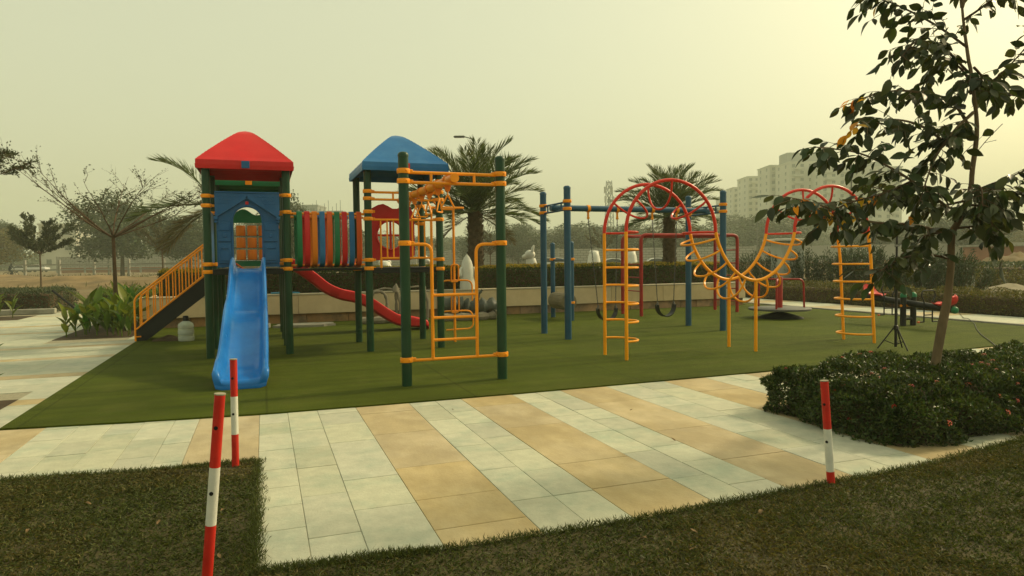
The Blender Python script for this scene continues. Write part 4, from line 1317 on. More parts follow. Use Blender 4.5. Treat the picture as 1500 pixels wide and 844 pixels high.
# =================================================================== FOLIAGE BUILDERS
def shell_points(x0, x1, y0, y1, z0, z1, n, wob=.06, ns=.35, seed=1, faces=('top', 'front', 'left', 'right', 'back'), depth=.10, rd=.10, push=.05):
    """points and outward normals over a clipped block of foliage, its faces lumpy"""
    lx, ly, lz = x1 - x0, y1 - y0, z1 - z0
    areas = dict(top=lx * ly, front=lx * lz, back=lx * lz * .35, left=ly * lz, right=ly * lz)
    tot = sum(areas[f] for f in faces)
    P, N = [], []
    for f in faces:
        k = int(n * areas[f] / tot)
        a, b = rng.random(k), rng.random(k)
        if f == 'top': p = np.stack([x0 + a * lx, y0 + b * ly, np.full(k, z1)], 1); nn = (0, 0, 1)
        elif f == 'front': p = np.stack([x0 + a * lx, np.full(k, y0), z0 + b * lz], 1); nn = (0, -1, 0)
        elif f == 'back': p = np.stack([x0 + a * lx, np.full(k, y1), z0 + b * lz], 1); nn = (0, 1, 0)
        elif f == 'left': p = np.stack([np.full(k, x0), y0 + a * ly, z0 + b * lz], 1); nn = (-1, 0, 0)
        else: p = np.stack([np.full(k, x1), y0 + a * ly, z0 + b * lz], 1); nn = (1, 0, 0)
        P.append(p); N.append(np.tile(np.array(nn, float), (k, 1)))
    P = np.concatenate(P); N = np.concatenate(N)
    # round the arrises
    c = np.array([(x0 + x1) / 2, (y0 + y1) / 2, (z0 + z1) / 2]); h = np.array([lx / 2, ly / 2, lz / 2])
    q = (P - c) / h
    r = rd / h
    e = np.clip((np.abs(q) - (1 - r * 1.2)) / (r * 1.2), 0, 1)
    e[:, 2] = np.where(q[:, 2] > 0, e[:, 2], 0)
    edge = np.sort(e, 1)[:, 1]
    P = P - np.sign(q) * (e * edge[:, None] ** 2) * push
    nz = vnoise(P[:, 0] + P[:, 2] * 1.7, P[:, 1] + P[:, 2] * 1.3, ns, seed) - .5 + .5 * (vnoise(P[:, 0] * 1 + P[:, 2], P[:, 1] - P[:, 2], ns * .35, seed + 1) - .5)
    P = P + N * (nz * wob * 2)[:, None] - N * (rng.random(len(P)) ** 2 * depth)[:, None]
    return P, N

def foliage_block(name, root, P, N, ln, wd, m, loc, shape='leaf', up=.35, rnd=.9):
    k = len(P)
    D = unit(N * .6 + rand_dirs(k) * rnd + np.array((0, 0, up)))
    V, F = leaf_arrays(P, D, unit(N + rand_dirs(k) * .7), rng.uniform(ln * .65, ln * 1.25, k), rng.uniform(wd * .7, wd * 1.2, k), shape=shape)
    V = V - np.array(loc)
    o = link(name, np_mesh(name, V, F, m), root)
    o['kind'] = 'stuff'
    return o

def hedge(name, label, x0, x1, y0, y1, z0, z1, n, ln, wd, m, tops=None, ntop=0, cat='hedge', wob=.05, seed=1, core=True, shape='leaf', group=None, up=.35, ns=.35, rd=.10, push=.05):
    loc = ((x0 + x1) / 2, (y0 + y1) / 2, z0)
    t = thing(name, label, cat, loc, group=group)
    if core:
        i = .09 + push * 1.2 - .06
        mb = MB().box(x0 + i, x1 - i, y0 + i, y1 - i, z0 - .02, z1 - i, .05)
        o = mb.obj('twigs', M['bark_dark'], t, 0); o.location = (-loc[0], -loc[1], -loc[2])
    P, N = shell_points(x0, x1, y0, y1, z0, z1, n, wob, ns, seed, rd=rd, push=push)
    foliage_block('foliage', t, P, N, ln, wd, m, loc, shape, up)
    if tops is not None:
        P, N = shell_points(x0, x1, y0, y1, z1 - .05, z1 + .02, ntop, wob, ns, seed)
        P[:, 2] += .01
        foliage_block('new_growth', t, P, N, ln, wd, tops, loc, shape, .9)
    return t

# clipped hedge on the planter
hedge('hedge', 'clipped dark green hedge with yellow tips along the planter wall', -2.2, 13.05, 16.80, 17.55, .63, 1.235, 42000, .050, .026, M['l_hedge'], M['l_hedge_top'], 15000, seed=4, wob=.035)

# =================================================================== FLOWERING HEDGE (near right)
ix = hedge('flower_hedge', 'dense low ixora hedge dotted with red flowers round the young tree', 4.24, 8.6, 3.60, 5.14, .0, .42, 74000, .042, .018, M['l_ixora'], None, wob=.085, seed=9, ns=.30, rd=.22, push=.13)
_fl = MB()
for i in range(9):
    a = i * 2.4; r_ = .004 + .0105 * (i / 9) ** .5
    c = (r_ * math.cos(a), r_ * math.sin(a), .006 - .012 * (i / 9))
    _fl.add([(c[0] - .006, c[1], c[2]), (c[0], c[1] - .006, c[2] + .002), (c[0] + .006, c[1], c[2]), (c[0], c[1] + .006, c[2] + .003)], [(0, 1, 2, 3)])
_flm = _fl.mesh('flower', M['flower'], 0)
Pf, Nf = shell_points(4.26, 7.2, 3.58, 5.1,   .08, .42, 64, .085, .30, 9, ('top', 'top', 'front', 'left'), 0, .22, .13)
for p, nn in zip(Pf, Nf):
    o = link('flower', _flm, ix, tuple(p + nn * .022 - np.array(ix.location)))
    o.rotation_euler = Vector(nn + np.array((0, 0, .5))).to_track_quat('Z', 'Y').to_euler()
    o.scale = (random.uniform(.9, 1.5),) * 3

# =================================================================== NEAR TREE
BR = [
   [(5.28, 4.01, 1.57), (4.86, 4.01, 1.64), (4.39, 4.03, 1.67), (3.93, 4.04, 1.79), (3.64, 4.0, 1.83)] ,
   [(5.28, 4.01, 1.37), (4.97, 4.02, 1.41), (4.68, 4.03, 1.36), (4.5, 4.0, 1.28)] ,
   [(5.34, 3.98, 1.7), (5.06, 3.99, 1.86), (4.72, 4.01, 2.04), (4.34, 4.05, 2.19), (3.95, 4.1, 2.23)] ,
   [(4.85, 4.03, 1.99), (4.53, 4.02, 1.88), (4.16, 4.04, 1.79), (3.97, 3.98, 1.66)] ,
   [(5.42, 3.95, 2.09), (5.2, 3.98, 2.27), (4.93, 4.02, 2.43), (4.63, 4.06, 2.47), (4.34, 4.11, 2.41)] ,
   [(5.44, 3.95, 2.36), (5.32, 4.06, 2.65), (5.08, 4.2, 2.75), (4.87, 4.34, 2.76), (4.66, 4.48, 2.68)] ,
   [(5.39, 3.97, 2.87), (5.13, 3.97, 3.02), (4.84, 3.97, 3.07), (4.63, 3.95, 2.92)] ,
   [(5.37, 3.97, 3.07), (5.13, 4.07, 3.26), (4.83, 4.19, 3.43), (4.6, 4.28, 3.51)] ,
   [(5.4, 3.96, 2.74), (5.49, 3.86, 2.78), (5.59, 3.78, 2.9), (5.67, 3.68, 3.06)] ,
   [(5.42, 3.95, 2.91), (5.68, 3.98, 2.79), (5.98, 3.98, 2.73), (6.31, 3.98, 2.84)] ,
   [(5.4, 3.96, 1.9), (5.47, 3.84, 1.96), (5.53, 3.72, 2.01), (5.64, 3.59, 2.1)] ,
   [(5.38, 3.97, 1.81), (5.42, 3.86, 1.8), (5.46, 3.75, 1.85), (5.56, 3.62, 1.89)] ,
   [(5.29, 4.0, 1.6), (5.21, 4.17, 1.57), (5.17, 4.31, 1.47), (5.14, 4.46, 1.3)] ,
   [(5.38, 3.97, 1.84), (5.28, 4.15, 1.82), (5.13, 4.37, 1.92), (4.95, 4.58, 2.03)] ,
   [(5.33, 3.99, 3.39), (5.22, 3.96, 3.69), (4.91, 4.02, 3.88), (4.56, 4.09, 3.81)] ,
   [(5.33, 3.99, 3.39), (5.47, 3.98, 3.79), (5.72, 3.94, 4.02), (6.03, 3.87, 4.09)] ,
   [(5.42, 3.95, 2.55), (5.21, 3.94, 2.4), (4.97, 3.93, 2.15), (4.77, 3.9, 1.79)] ,
   [(5.4, 3.96, 2.8), (5.39, 4.08, 2.96), (5.34, 4.22, 2.97), (5.33, 4.34, 2.83)] ,
   [(5.34, 3.98, 3.29), (5.46, 3.92, 3.38), (5.62, 3.83, 3.51), (5.72, 3.77, 3.47)] ,
   [(5.36, 3.98, 1.80), (5.25, 3.80, 1.92), (5.12, 3.66, 1.90), (5.00, 3.56, 1.76)] ,
   [(5.40, 3.96, 2.70), (5.25, 3.85, 2.80), (5.10, 3.75, 2.72)] ,
   [(5.30, 4.00, 1.62), (5.40, 3.86, 1.62), (5.44, 3.76, 1.50)] ,
   [(5.40, 3.96, 1.95), (5.34, 3.80, 1.80), (5.28, 3.68, 1.62)] ,
]

TRUNK = [(5.14, 4.06, -.02), (5.16, 4.05, .40), (5.17, 4.05, .53), (5.21, 4.03, .83), (5.25, 4.02, 1.04), (5.27, 4.01, 1.29), (5.28, 4.01, 1.57), (5.33, 3.99, 1.68), (5.41, 3.96, 1.92), (5.42, 3.95, 2.09), (5.45, 3.94, 2.44), (5.40, 3.96, 2.87), (5.38, 3.97, 2.99), (5.33, 3.99, 3.39), (5.30, 3.99, 3.9), (5.33, 3.98, 4.4)]
yt = thing('young_tree', 'young broad-leaved tree with slender pale trunk growing from the flower hedge', 'tree', (5.14, 4.06, 0))
P = catmull(TRUNK, 5)
rs = [max(.008, .044 * (1 - .55 * min(1, p[2] / 2.0)) * (1 if p[2] < 2 else max(.2, 1 - (p[2] - 2) / 2.8)) * (1 + .05 * math.sin(p[2] * 9))) for p in P]
wpart(MB().tube(P, rs, 14), 'trunk', M['bark'], yt, 60)
leaf_pts = []          # (base, direction)
tr = random.Random(21)
def twig(A, d, ln, nl):
    """a drooping shoot with alternate leaves"""
    pts = [A]
    d = unit(np.array(d))
    for i in range(4):
        d = unit(d + np.array((tr.gauss(0, .12), tr.gauss(0, .12), -.10)))
        pts.append(pts[-1] + d * ln / 4)
    for i in range(nl):
        f = (i + .6) / nl * 4; j = min(int(f), 3)
        b = pts[j] + (pts[j + 1] - pts[j]) * (f - j)
        sd = np.cross(d, (0, 0, 1)); sd = sd / (np.linalg.norm(sd) + 1e-6) * (1 if i % 2 else -1)
        ld = d * .55 + sd * tr.uniform(.3, .9) + np.array((tr.gauss(0, .25), tr.gauss(0, .25), tr.uniform(-.95, -.05)))
        leaf_pts.append((b, unit(ld)))
    leaf_pts.append((pts[-1], unit(d + np.array((0, 0, -.3)))))
    return pts
for bi, b in enumerate(BR):
    Pb = catmull([np.array(q, float) for q in b], 7)
    L_ = sum(np.linalg.norm(Pb[i + 1] - Pb[i]) for i in range(len(Pb) - 1))
    r0 = .013 if L_ > 1 else .009
    mb = MB().tube(Pb, [r0 * (1 - .8 * i / (len(Pb) - 1)) + .0018 for i in range(len(Pb))], 7)
    nt_ = int(L_ * (22 if bi not in (8, 9, 10, 11, 18) else 19)) + 3
    for k_ in range(nt_):
        f = (.12 + .88 * (k_ + tr.random() * .7) / nt_) * (len(Pb) - 1); j = min(int(f), len(Pb) - 2)
        A = Pb[j] + (Pb[j + 1] - Pb[j]) * (f - j)
        T = unit(Pb[j + 1] - Pb[j])
        sd = unit(np.cross(T, np.array((0, 0, 1.)))) * (1 if k_ % 2 else -1)
        d = T * .5 + sd * tr.uniform(.25, 1.0) + np.array((0, 0, tr.uniform(-.55, .55)))
        pts = twig(A, d, tr.uniform(.09, .26), tr.choice([2, 3, 3, 4]))
        mb.tube(pts, [.0032, .0028, .0024, .002, .0014], 5)
    wpart(mb, 'branch', M['bark_dark'] if L_ < 1 else M['bark'], yt, 60)
wpart(MB().tube(catmull([(5.45, 3.95, 2.22), (5.55, 3.92, 2.34), (5.66, 3.88, 2.46)], 5), .003, 5).tube([(5.53, 3.93, 2.31), (5.62, 3.90, 2.33)], .002, 5), 'bare_twig', M['bark_dark'], yt)
def leaf_shape(ln, wd, fold, curl, seed):
    r_ = random.Random(seed)
    rows = [(0, .05), (.14, .55), (.34, .95), (.55, 1.0), (.76, .70), (.92, .28), (1.0, .02)]
    vs, fs = [], []
    for t, w_ in rows:
        zc = -curl * t * t * ln
        h = w_ * wd / 2
        vs += [(t * ln, -h, zc + fold * h + r_.uniform(-.002, .002)), (t * ln, 0, zc), (t * ln, h, zc + fold * h + r_.uniform(-.002, .002))]
    for i in range(len(rows) - 1):
        a = i * 3
        fs += [(a, a + 3, a + 4, a + 1), (a + 1, a + 4, a + 5, a + 2)]
    return vs, fs
LS = [leaf_shape(1, .50, .35, .20, 1), leaf_shape(1, .56, .20, .35, 2), leaf_shape(1, .46, .45, .10, 3), leaf_shape(1, .52, .15, -.12, 4)]
leaf_meshes = []
for vs, fs in LS:
    for mm in ('l_tree', 'l_sunlit'):
        mb = MB(); mb.add(vs, fs)
        leaf_meshes.append(mb.mesh('leaf', M[mm], 60))
order = list(range(len(leaf_pts)))
tr.shuffle(order)
rest_V, rest_F = [], []
nobj = 0
off = 0
SUNLIT = [(3.78, 4.02, 1.80), (4.42, 4.05, 1.92), (4.80, 4.0, 1.80), (4.45, 4.15, 2.52), (4.68, 4.45, 2.70), (4.66, 4.28, 3.46), (4.32, 4.1, 2.40), (4.05, 4.0, 1.72)]  # spots where some leaves take the painted sunlit gold
for qi, i in enumerate(order):
    b, d = leaf_pts[i]
    s = tr.uniform(.075, .140)
    rollv = tr.gauss(0, .7)
    x_ = Vector(d)
    up_ = Vector((tr.gauss(0, .35), tr.gauss(0, .35), 1))
    y_ = up_.cross(x_).normalized(); z_ = x_.cross(y_).normalized()
    y2 = y_ * math.cos(rollv) + z_ * math.sin(rollv); z2 = x_.cross(y2)
    yel = any(np.linalg.norm(b - np.array(q)) < .12 and tr.random() < .30 for q in SUNLIT)
    v_ = tr.randrange(4)
    if nobj < 292 or yel:
        o = bpy.data.objects.new('leaf', leaf_meshes[v_ * 2 + (1 if yel else 0)])
        S.collection.objects.link(o); o.parent = yt
        mw = Matrix((x_, y2, z2)).transposed().to_4x4() @ Matrix.Scale(s, 4)
        mw.translation = Vector(b - np.array(yt.location))
        o.matrix_local = mw
        nobj += 1
    else:
        A = np.array(LS[v_][0]) * s
        R3 = np.array(Matrix((x_, y2, z2)).transposed())
        rest_V.append(A @ R3.T + b - np.array(yt.location))
        rest_F.append(np.array(LS[v_][1]) + off); off += len(A)
o = link('foliage', np_mesh('foliage', np.concatenate(rest_V), np.concatenate(rest_F), M['l_tree'], True), yt)
o['kind'] = 'stuff'
print('near tree leaves', len(leaf_pts))

# =================================================================== PALMS
def frond_mesh(elev, ln, seed, m, npair=58):
    r_ = np.random.default_rng(seed)
    pts = [np.zeros(3)]
    a = elev
    n = 16
    for i in range(n):
        a -= (.016 + .078 * (i / n) ** 1.2) * (1.0 if elev > .4 else .75)
        pts.append(pts[-1] + np.array((math.cos(a), 0, math.sin(a))) * ln / n)
    C, D, Ln, Wd = [], [], [], []
    for i in range(npair):
        t = .16 + .84 * i / (npair - 1)
        f = t * n; j = min(int(f), n - 1)
        p = pts[j] + (pts[j + 1] - pts[j]) * (f - j)
        T = unit(pts[j + 1] - pts[j]); Nn = np.array((-T[2], 0, T[0]))
        for s in (-1, 1):
            fw = .55 + .9 * t
            d = T * fw + np.array((0, s, 0)) * (1.0 - .35 * t) + Nn * r_.uniform(.05, .5) + r_.normal(0, .10, 3)
            C.append(p); D.append(d); Ln.append((.26 + .36 * math.sin(math.pi * min(1, t * .95 + .06)) ** .8) * ln / 2.0 * r_.uniform(.85, 1.1)); Wd.append(.023 * ln / 2)
    C, D = np.array(C), unit(np.array(D))
    V, F = leaf_arrays(C, D, rand_dirs(len(C), r_), np.array(Ln), np.array(Wd), shape='rhomb')
    mb = MB().tube(pts, [.020 * (1 - .85 * i / n) * ln / 2 + .002 for i in range(n + 1)], 5)
    V2, F2 = np.array(mb.v), [f for f in mb.f if len(f) == 4]
    return np_mesh('frond', np.concatenate([V, V2]), np.concatenate([F, np.array(F2) + len(V)]), m)
FR = []
for e, l in ((R(88), 1.75), (R(78), 1.9), (R(67), 1.95), (R(54), 1.95), (R(40), 1.9), (R(24), 1.85), (R(4), 1.7), (R(-24), 1.4)):
    FR.append([frond_mesh(e, l, int(e * 50) + 60 + q, M['l_palm'] if e > 0 else M['l_palm_dry']) for q in range(2)])
def palm(x, y, z0, zc, sc, label, seed, r0=.20, extra=(), rings=(3, 5, 7, 8, 9, 8, 7, 4)):
    t = thing('palm_tree', label, 'palm tree', (x, y, z0), group=None)
    h = zc - z0
    mb = MB()
    n = 14
    mb.tube([(0, 0, -.05 + (h + .1) * i / n) for i in range(n + 1)], [r0 * (1.05 - .12 * i / n) * (1 + (.08 if i % 2 else -.04)) for i in range(n + 1)], 12)
    mb.obj('trunk', M['palm_bark'], t, 60)
    r_ = random.Random(seed)
    mb = MB()
    for i in range(int(h * 46)):                     # old leaf bases
        a = i * 2.39996; z = h * (i / (h * 46))
        rr = r0 * (1.02 - .10 * z / h)
        c, s = math.cos(a), math.sin(a)
        tt = (-s, c)
        w_ = .055; q = .075 + r_.uniform(0, .04)
        mb.add([(c * rr - tt[0] * w_, s * rr - tt[1] * w_, z), (c * rr + tt[0] * w_, s * rr + tt[1] * w_, z), (c * (rr + .05) + tt[0] * w_ * .5, s * (rr + .05) + tt[1] * w_ * .5, z + q), (c * (rr + .05) - tt[0] * w_ * .5, s * (rr + .05) - tt[1] * w_ * .5, z + q),
                (c * rr, s * rr, z + q * .6)], [(0, 1, 2, 3), (3, 2, 4), (1, 4, 2), (0, 3, 4)])
    o = mb.obj('leaf_base', M['palm_bark'], t, 0); o['kind'] = 'stuff'
    k = 0
    for ring, nf in enumerate(rings):
        for i in range(nf):
            az = 2 * math.pi * (i + r_.random() * .6) / nf + ring * .8
            o = link('frond', FR[ring][r_.randrange(2)], t, (.05 * math.cos(az), .05 * math.sin(az), h + .02 * (7 - ring)), az, sc * r_.uniform(.88, 1.08))
            o.rotation_euler = (r_.gauss(0, .12), r_.gauss(0, .08), az)
    for az, ring, s2 in extra:
        link('frond', FR[ring][0], t, (0, 0, h), az, s2)
    return t
palm(5.24, 17.15, .62, 2.62, .98, 'stocky date palm in the planter behind the ring track', 5)
palm(11.17, 17.2, .62, 2.58, .80, 'stocky date palm in the planter behind the red arch', 8, .18)
palm(-.93, 17.15, .62, 2.75, .88, 'date palm in the planter mostly hidden behind the red roofed tower', 12, .17, ((R(160), 3, .92), (R(166), 6, 1.15), (R(150), 7, 1.2), (R(172), 7, 1.15), (R(60), 3, .8), (R(-20), 4, .7), (R(-60), 5, .7), (R(100), 5, .8), (R(20), 6, .7)), (0, 0, 0, 0, 0, 0, 0, 0))

# =================================================================== SPREADING SMALL-LEAVED TREES
def spreading_tree(name, label, x, y, th, nl, llen, elev, leafy, seed, m, leaf=.045, tr_r=.035, group=None, z=0, sc=1.0, tiers=None, az_only=None, ntw=14):
    t = thing(name, label, 'tree', (x, y, z), group=group, sc=sc)
    r_ = random.Random(seed); rr = np.random.default_rng(seed)
    MB().tube([(0, 0, -.05), (.01, 0, th * .5), (0, .01, th)], [tr_r * 1.15, tr_r * .9, tr_r * .75], 9).obj('trunk', M['bark_dark'], t, 60)
    top = th
    if tiers:
        top = th + tiers[1]
        MB().tube([(0, 0, th), (.02, 0, th + tiers[1] * .5), (0, 0, top)], [tr_r * .75, tr_r * .5, tr_r * .2], 8).obj('leader', M['bark_dark'], t, 60)
    C, D = [], []
    for i in range(nl):
        az = 2 * math.pi * i / nl + r_.uniform(-.25, .25)
        if az_only: az = r_.uniform(*az_only)
        el = r_.uniform(*elev)
        zb = th if not tiers else th + tiers[1] * (i % tiers[0]) / tiers[0]
        L = llen * r_.uniform(.75, 1.1) * (1 if not tiers else 1 - .5 * (i % tiers[0]) / tiers[0])
        d = np.array((math.cos(az) * math.cos(el), math.sin(az) * math.cos(el), math.sin(el)))
        pts = [np.array((0, 0, zb - .03))]
        for k in range(8):
            d = unit(d + np.array((r_.gauss(0, .05), r_.gauss(0, .05), r_.gauss(.01, .04))))
            pts.append(pts[-1] + d * L / 8)
        mb = MB().tube(pts, [tr_r * .42 * (1 - .88 * k / 8) for k in range(9)], 6)
        for k in range(ntw):
            f = 1.5 + 6.4 * r_.random() ** .7; j = int(f)
            A = pts[j] + (pts[j + 1] - pts[j]) * (f - j)
            sd = unit(np.cross(d, np.array((0, 0, 1.)))) * r_.choice((-1, 1))
            d2 = unit(d * .8 + sd * r_.uniform(.2, .8) + np.array((0, 0, r_.uniform(-.1, .45))))
            l2 = L * r_.uniform(.12, .30)
            B_ = A + d2 * l2
            mid = A + d2 * l2 * .5 + np.array((r_.gauss(0, .02), r_.gauss(0, .02), .01))
            mb.tube([A, mid, B_], [tr_r * .12, tr_r * .09, tr_r * .04], 4)
            for q in range(3):
                e = unit(d2 + np.array((r_.gauss(0, .5), r_.gauss(0, .5), r_.gauss(0, .3)))) * l2 * .5
                A2 = A + d2 * l2 * r_.uniform(.3, .9)
                mb.tube([A2, A2 + e], [tr_r * .06, tr_r * .03], 3)
                for g_ in range(int(leafy * r_.uniform(.5, 1.6))):
                    C.append(A2 + e * r_.random() + np.array((r_.gauss(0, .02), r_.gauss(0, .02), r_.gauss(.01, .015)))); D.append(unit(e) + rr.normal(0, .7, 3))
            for g_ in range(int(leafy * 1.5)):
                C.append(A + d2 * l2 * r_.random() + rr.normal(0, .02, 3)); D.append(d2 + rr.normal(0, .7, 3))
        mb.obj('limb', M['bark_dark'], t, 60)
    if C:
        V, F = leaf_arrays(np.array(C), np.array(D), rand_dirs(len(C), rr), rr.uniform(leaf * .6, leaf * 1.3, len(C)), rr.uniform(leaf * .35, leaf * .6, len(C)), shape='rhomb')
        o = link('foliage', np_mesh('foliage', V, F, m), t); o['kind'] = 'stuff'
    return t
spreading_tree('umbrella_tree', 'thin bare umbrella shaped tree growing out of the canna bed', -3.05, 16.95, 2.02, 11, 2.3, (R(20), R(40)), 6, 3, M['l_term_dense'], .045, .046, ntw=7)
x, y = rel(-11.75, 13.2)
spreading_tree('tiered_tree', 'tiered small-leaved tree with level leafy boughs left of the plaza', x, y, 2.75, 18, 2.3, (R(4), R(20)), 12, 6, M['l_term_dense'], .06, .05, tiers=(4, 1.5))
x, y = rel(-27.6, 40)
spreading_tree('small_round_tree', 'small dense round headed tree by the dirt track', x, y, 2.1, 18, 2.1, (R(15), R(65)), 14, 8, M['l_term_dense'], .12, .05)
for (px, d, th, sc, lab, sd) in ((-23.0, 45, 2.2, 1.05, 'thin leafless tree in the field behind the stair', 11), (8.4, 62, 2.3, 1.0, 'thin brown tree in the field behind the swings', 12), (-1.4, 45, 2.0, .9, 'bare sapling in the field behind the planter', 13)):
    x, y = rel(px, d)
    spreading_tree('field_sapling', lab, x, y, th, 12, 2.0, (R(20), R(60)), 5, sd, M['l_term'], .10, .05, sc=sc)
x, y = rel(42.0, 60)
spreading_tree('tiered_tree', 'tiered sapling before the brick hut and dirt heap', x, y, 2.6, 16, 2.3, (R(5), R(30)), 9, 17, M['l_term'], .12, .055, tiers=(4, 1.3))

# =================================================================== CANNA BEDS
cl = []
for ln, wd, cu, sd in ((.46, .15, .25, 1), (.42, .13, .10, 2), (.38, .15, .45, 3)):
    vs, fs = leaf_shape(ln, wd, .5, cu, sd)
    mb = MB(); mb.add(vs, fs); cl.append(mb.mesh('leaf', M['l_canna'], 60))
_stalk = MB().tube([(0, 0, -.02), (.01, 0, .3), (0, .01, .6)], [.014, .011, .006], 6).mesh('stalk', M['l_canna'])
cr = random.Random(31)
def canna(x, y, h, label, group, z=0.0):
    t = thing('canna_plant', label, 'plant', (x, y, z), cr.uniform(0, 6.28), group)
    link('stalk', _stalk, t, (0, 0, 0), 0, (1, 1, h / .75))
    n = cr.choice([6, 7, 8])
    for i in range(n):
        zz = h * (.12 + .55 * i / n)
        az = i * 2.5 + cr.uniform(-.4, .4)
        el = R(cr.uniform(48, 80))
        o = link('leaf', cl[cr.randrange(3)], t, (0, 0, zz), 0, cr.uniform(.75, 1.1) * h / .8)
        x_ = Vector((math.cos(az) * math.cos(el), math.sin(az) * math.cos(el), math.sin(el)))
        y_ = Vector((-math.sin(az), math.cos(az), 0)); z_ = x_.cross(y_)
        mm = Matrix((x_, y_, z_)).transposed().to_4x4() @ Matrix.Scale(o.scale[0], 4); mm.translation = (.01 * math.cos(az), .01 * math.sin(az), zz)
        o.matrix_local = mm
for i in range(40):
    while True:
        x, y = cr.uniform(-3.65, -2.5), cr.uniform(15.0, 19.0)
        if y < 15.6 or cr.random() < .6: break
    canna(x, y, cr.uniform(.55, .75) if y < 16 else cr.uniform(.75, 1.0), 'canna plant with broad upright leaves in bed beside the stair', 'cannas in the bed beside the stair')
for i in range(14):
    canna(cr.uniform(-8.3, -6.05), cr.uniform(21.0, 22.3), cr.uniform(.6, .85), 'canna plant in the plaza bed before the grey green hedge', 'cannas before the grey green hedge')
for (x, y, h) in ((-2.64, 8.0, .62), (-2.95, 7.9, .7), (-2.86, 8.3, .6)):
    canna(x, y, h, 'canna plant in the small bed at the near end of the plaza', 'cannas in the small near bed')
# stake leaning in the bed
tag(MB().tube([(-3.30, 15.75, .30), (-3.98, 16.0, .90)], .022, 8).obj('leaning_stake', M['black_plastic']), 'black pipe leaning out of the canna bed', 'pipe')

# dry leaves dropped on the grass and the stones
_dl = []
for q in range(3):
    vs, fs = leaf_shape(.06, .030, .6, (.5, -.4, .25)[q], 40 + q)
    mb = MB(); mb.add(vs, fs); _dl.append(mb.mesh('fallen_leaf', mat('dry brown leaf', (.17, .105, .045), .7, .3, 20), 60))
lr = random.Random(5)
for i in range(22):
    if i < 12: x, y, g_ = lr.uniform(-2.4, -.15), lr.uniform(3.0, 5.0), 'dry leaves on the lawn left of the walkway'
    elif i < 19: x, y, g_ = lr.uniform(.3, 4.5), lr.uniform(2.5, 3.1), 'dry leaves on the lawn along the walkway'
    else: x, y, g_ = lr.uniform(1.5, 4.1), lr.uniform(3.6, 6.2), 'dry leaves on the walkway slabs'
    o = link('fallen_leaf', _dl[lr.randrange(3)], None, (x, y, .036 if i < 19 else .012), lr.uniform(0, 6.28), lr.uniform(.4, .8))
    tag(o, {'dry leaves on the lawn left of the walkway': 'small dry brown leaf lying in the corner lawn', 'dry leaves on the lawn along the walkway': 'small dry brown leaf lying in the lawn along the walkway'}.get(g_, 'small dry brown leaf lying on the sandstone walkway'), 'leaf', g_)

# =================================================================== OTHER HEDGES AND SHRUBS
hedge('hedge', 'wide grey green clipped hedge at the far end of the plaza', -16, -5.85, 23.5, 26.4, 0, .66, 26000, .07, .035, M['l_silver'], seed=14, wob=.05)
tag(MB().box(-7.6, -5.7, 23.1, 23.3, 0, .16, .02).obj('kerb_block', M['concrete'], None, 0), 'low concrete kerb in front of the grey green hedge', 'kerb')
hedge('shrub_row', 'row of low bright green shrubs beyond the canna bed', -5.6, 1.5, 27.0, 28.2, 0, .45, 9000, .09, .05, M['l_canna'], cat='shrub', seed=15, wob=.12)
hedge('shrub_row', 'low olive shrubs along the footpath beside the seesaw', 15.98, 17.1, 7.0, 15.6, 0, .50, 22000, .055, .028, M['l_shrub'], cat='shrub', seed=16, wob=.10)
hedge('shrub_row', 'low yellow green shrubs along the footpath behind the merry-go-round', 15.98, 17.2, 15.9, 25.0, 0, .52, 20000, .055, .028, M['l_shrub'], cat='shrub', seed=17, wob=.12)
def bush(label, x, y, r, h, n, m, seed, ln, wd, group=None, name='oleander_bush', upright=.9):
    t = thing(name, label, 'bush', (x, y, 0), group=group)
    rr = np.random.default_rng(seed)
    ns = 34
    mb = MB()
    C, D = [], []
    for i in range(ns):
        a = rr.uniform(0, 2 * math.pi); q = rr.random() ** .6
        tip = np.array((math.cos(a) * r * q, math.sin(a) * r * q, h * (1.08 - .42 * q * q) * rr.uniform(.85, 1.08)))
        base = np.array((math.cos(a) * .2 * r * q, math.sin(a) * .2 * r * q, -.02))
        mid = (base + tip) / 2 + np.array((math.cos(a) * .15 * r * q, math.sin(a) * .15 * r * q, 0))
        mb.tube([base, mid, tip], [.012, .009, .003], 4)
        k = n // ns
        f = rr.random(k) ** .6
        pos = np.where((f < .5)[:, None], base + (mid - base) * (f * 2)[:, None], mid + (tip - mid) * (f * 2 - 1)[:, None])
        pos = pos + rr.normal(0, .06, (k, 3))
        C.append(pos); D.append(unit(rr.normal(0, .6, (k, 3)) + np.array((math.cos(a) * .5, math.sin(a) * .5, upright))))
    mb.obj('stems', M['bark_dark'], t)['kind'] = 'stuff'
    C = np.concatenate(C); D = np.concatenate(D)
    C[:, 2] = np.maximum(C[:, 2], .03)
    V, F = leaf_arrays(C, D, rand_dirs(len(C), rr), rr.uniform(ln * .7, ln * 1.2, len(C)), rr.uniform(wd * .7, wd * 1.2, len(C)), shape='rhomb')
    o = link('foliage', np_mesh('foliage', V, F, m), t); o['kind'] = 'stuff'
    return t
for i, (x, y, r_, h) in enumerate(((18.0, 20.6, .95, 1.45), (18.3, 19.3, .95, 1.5), (18.6, 18.1, 1.0, 1.55), (19.0, 17.0, 1.0, 1.5), (19.4, 15.9, 1.0, 1.45), (19.9, 14.9, .95, 1.35), (20.4, 19.2, 1.1, 1.6), (21.2, 17.0, 1.1, 1.5), (18.2, 22.2, 1.0, 1.4))):
    bush('dark oleander bush with narrow upright leaves behind the footpath shrubs', x, y, r_, h, 4200, M['l_ole'], 50 + i, .13, .026, 'oleander bushes behind the footpath')
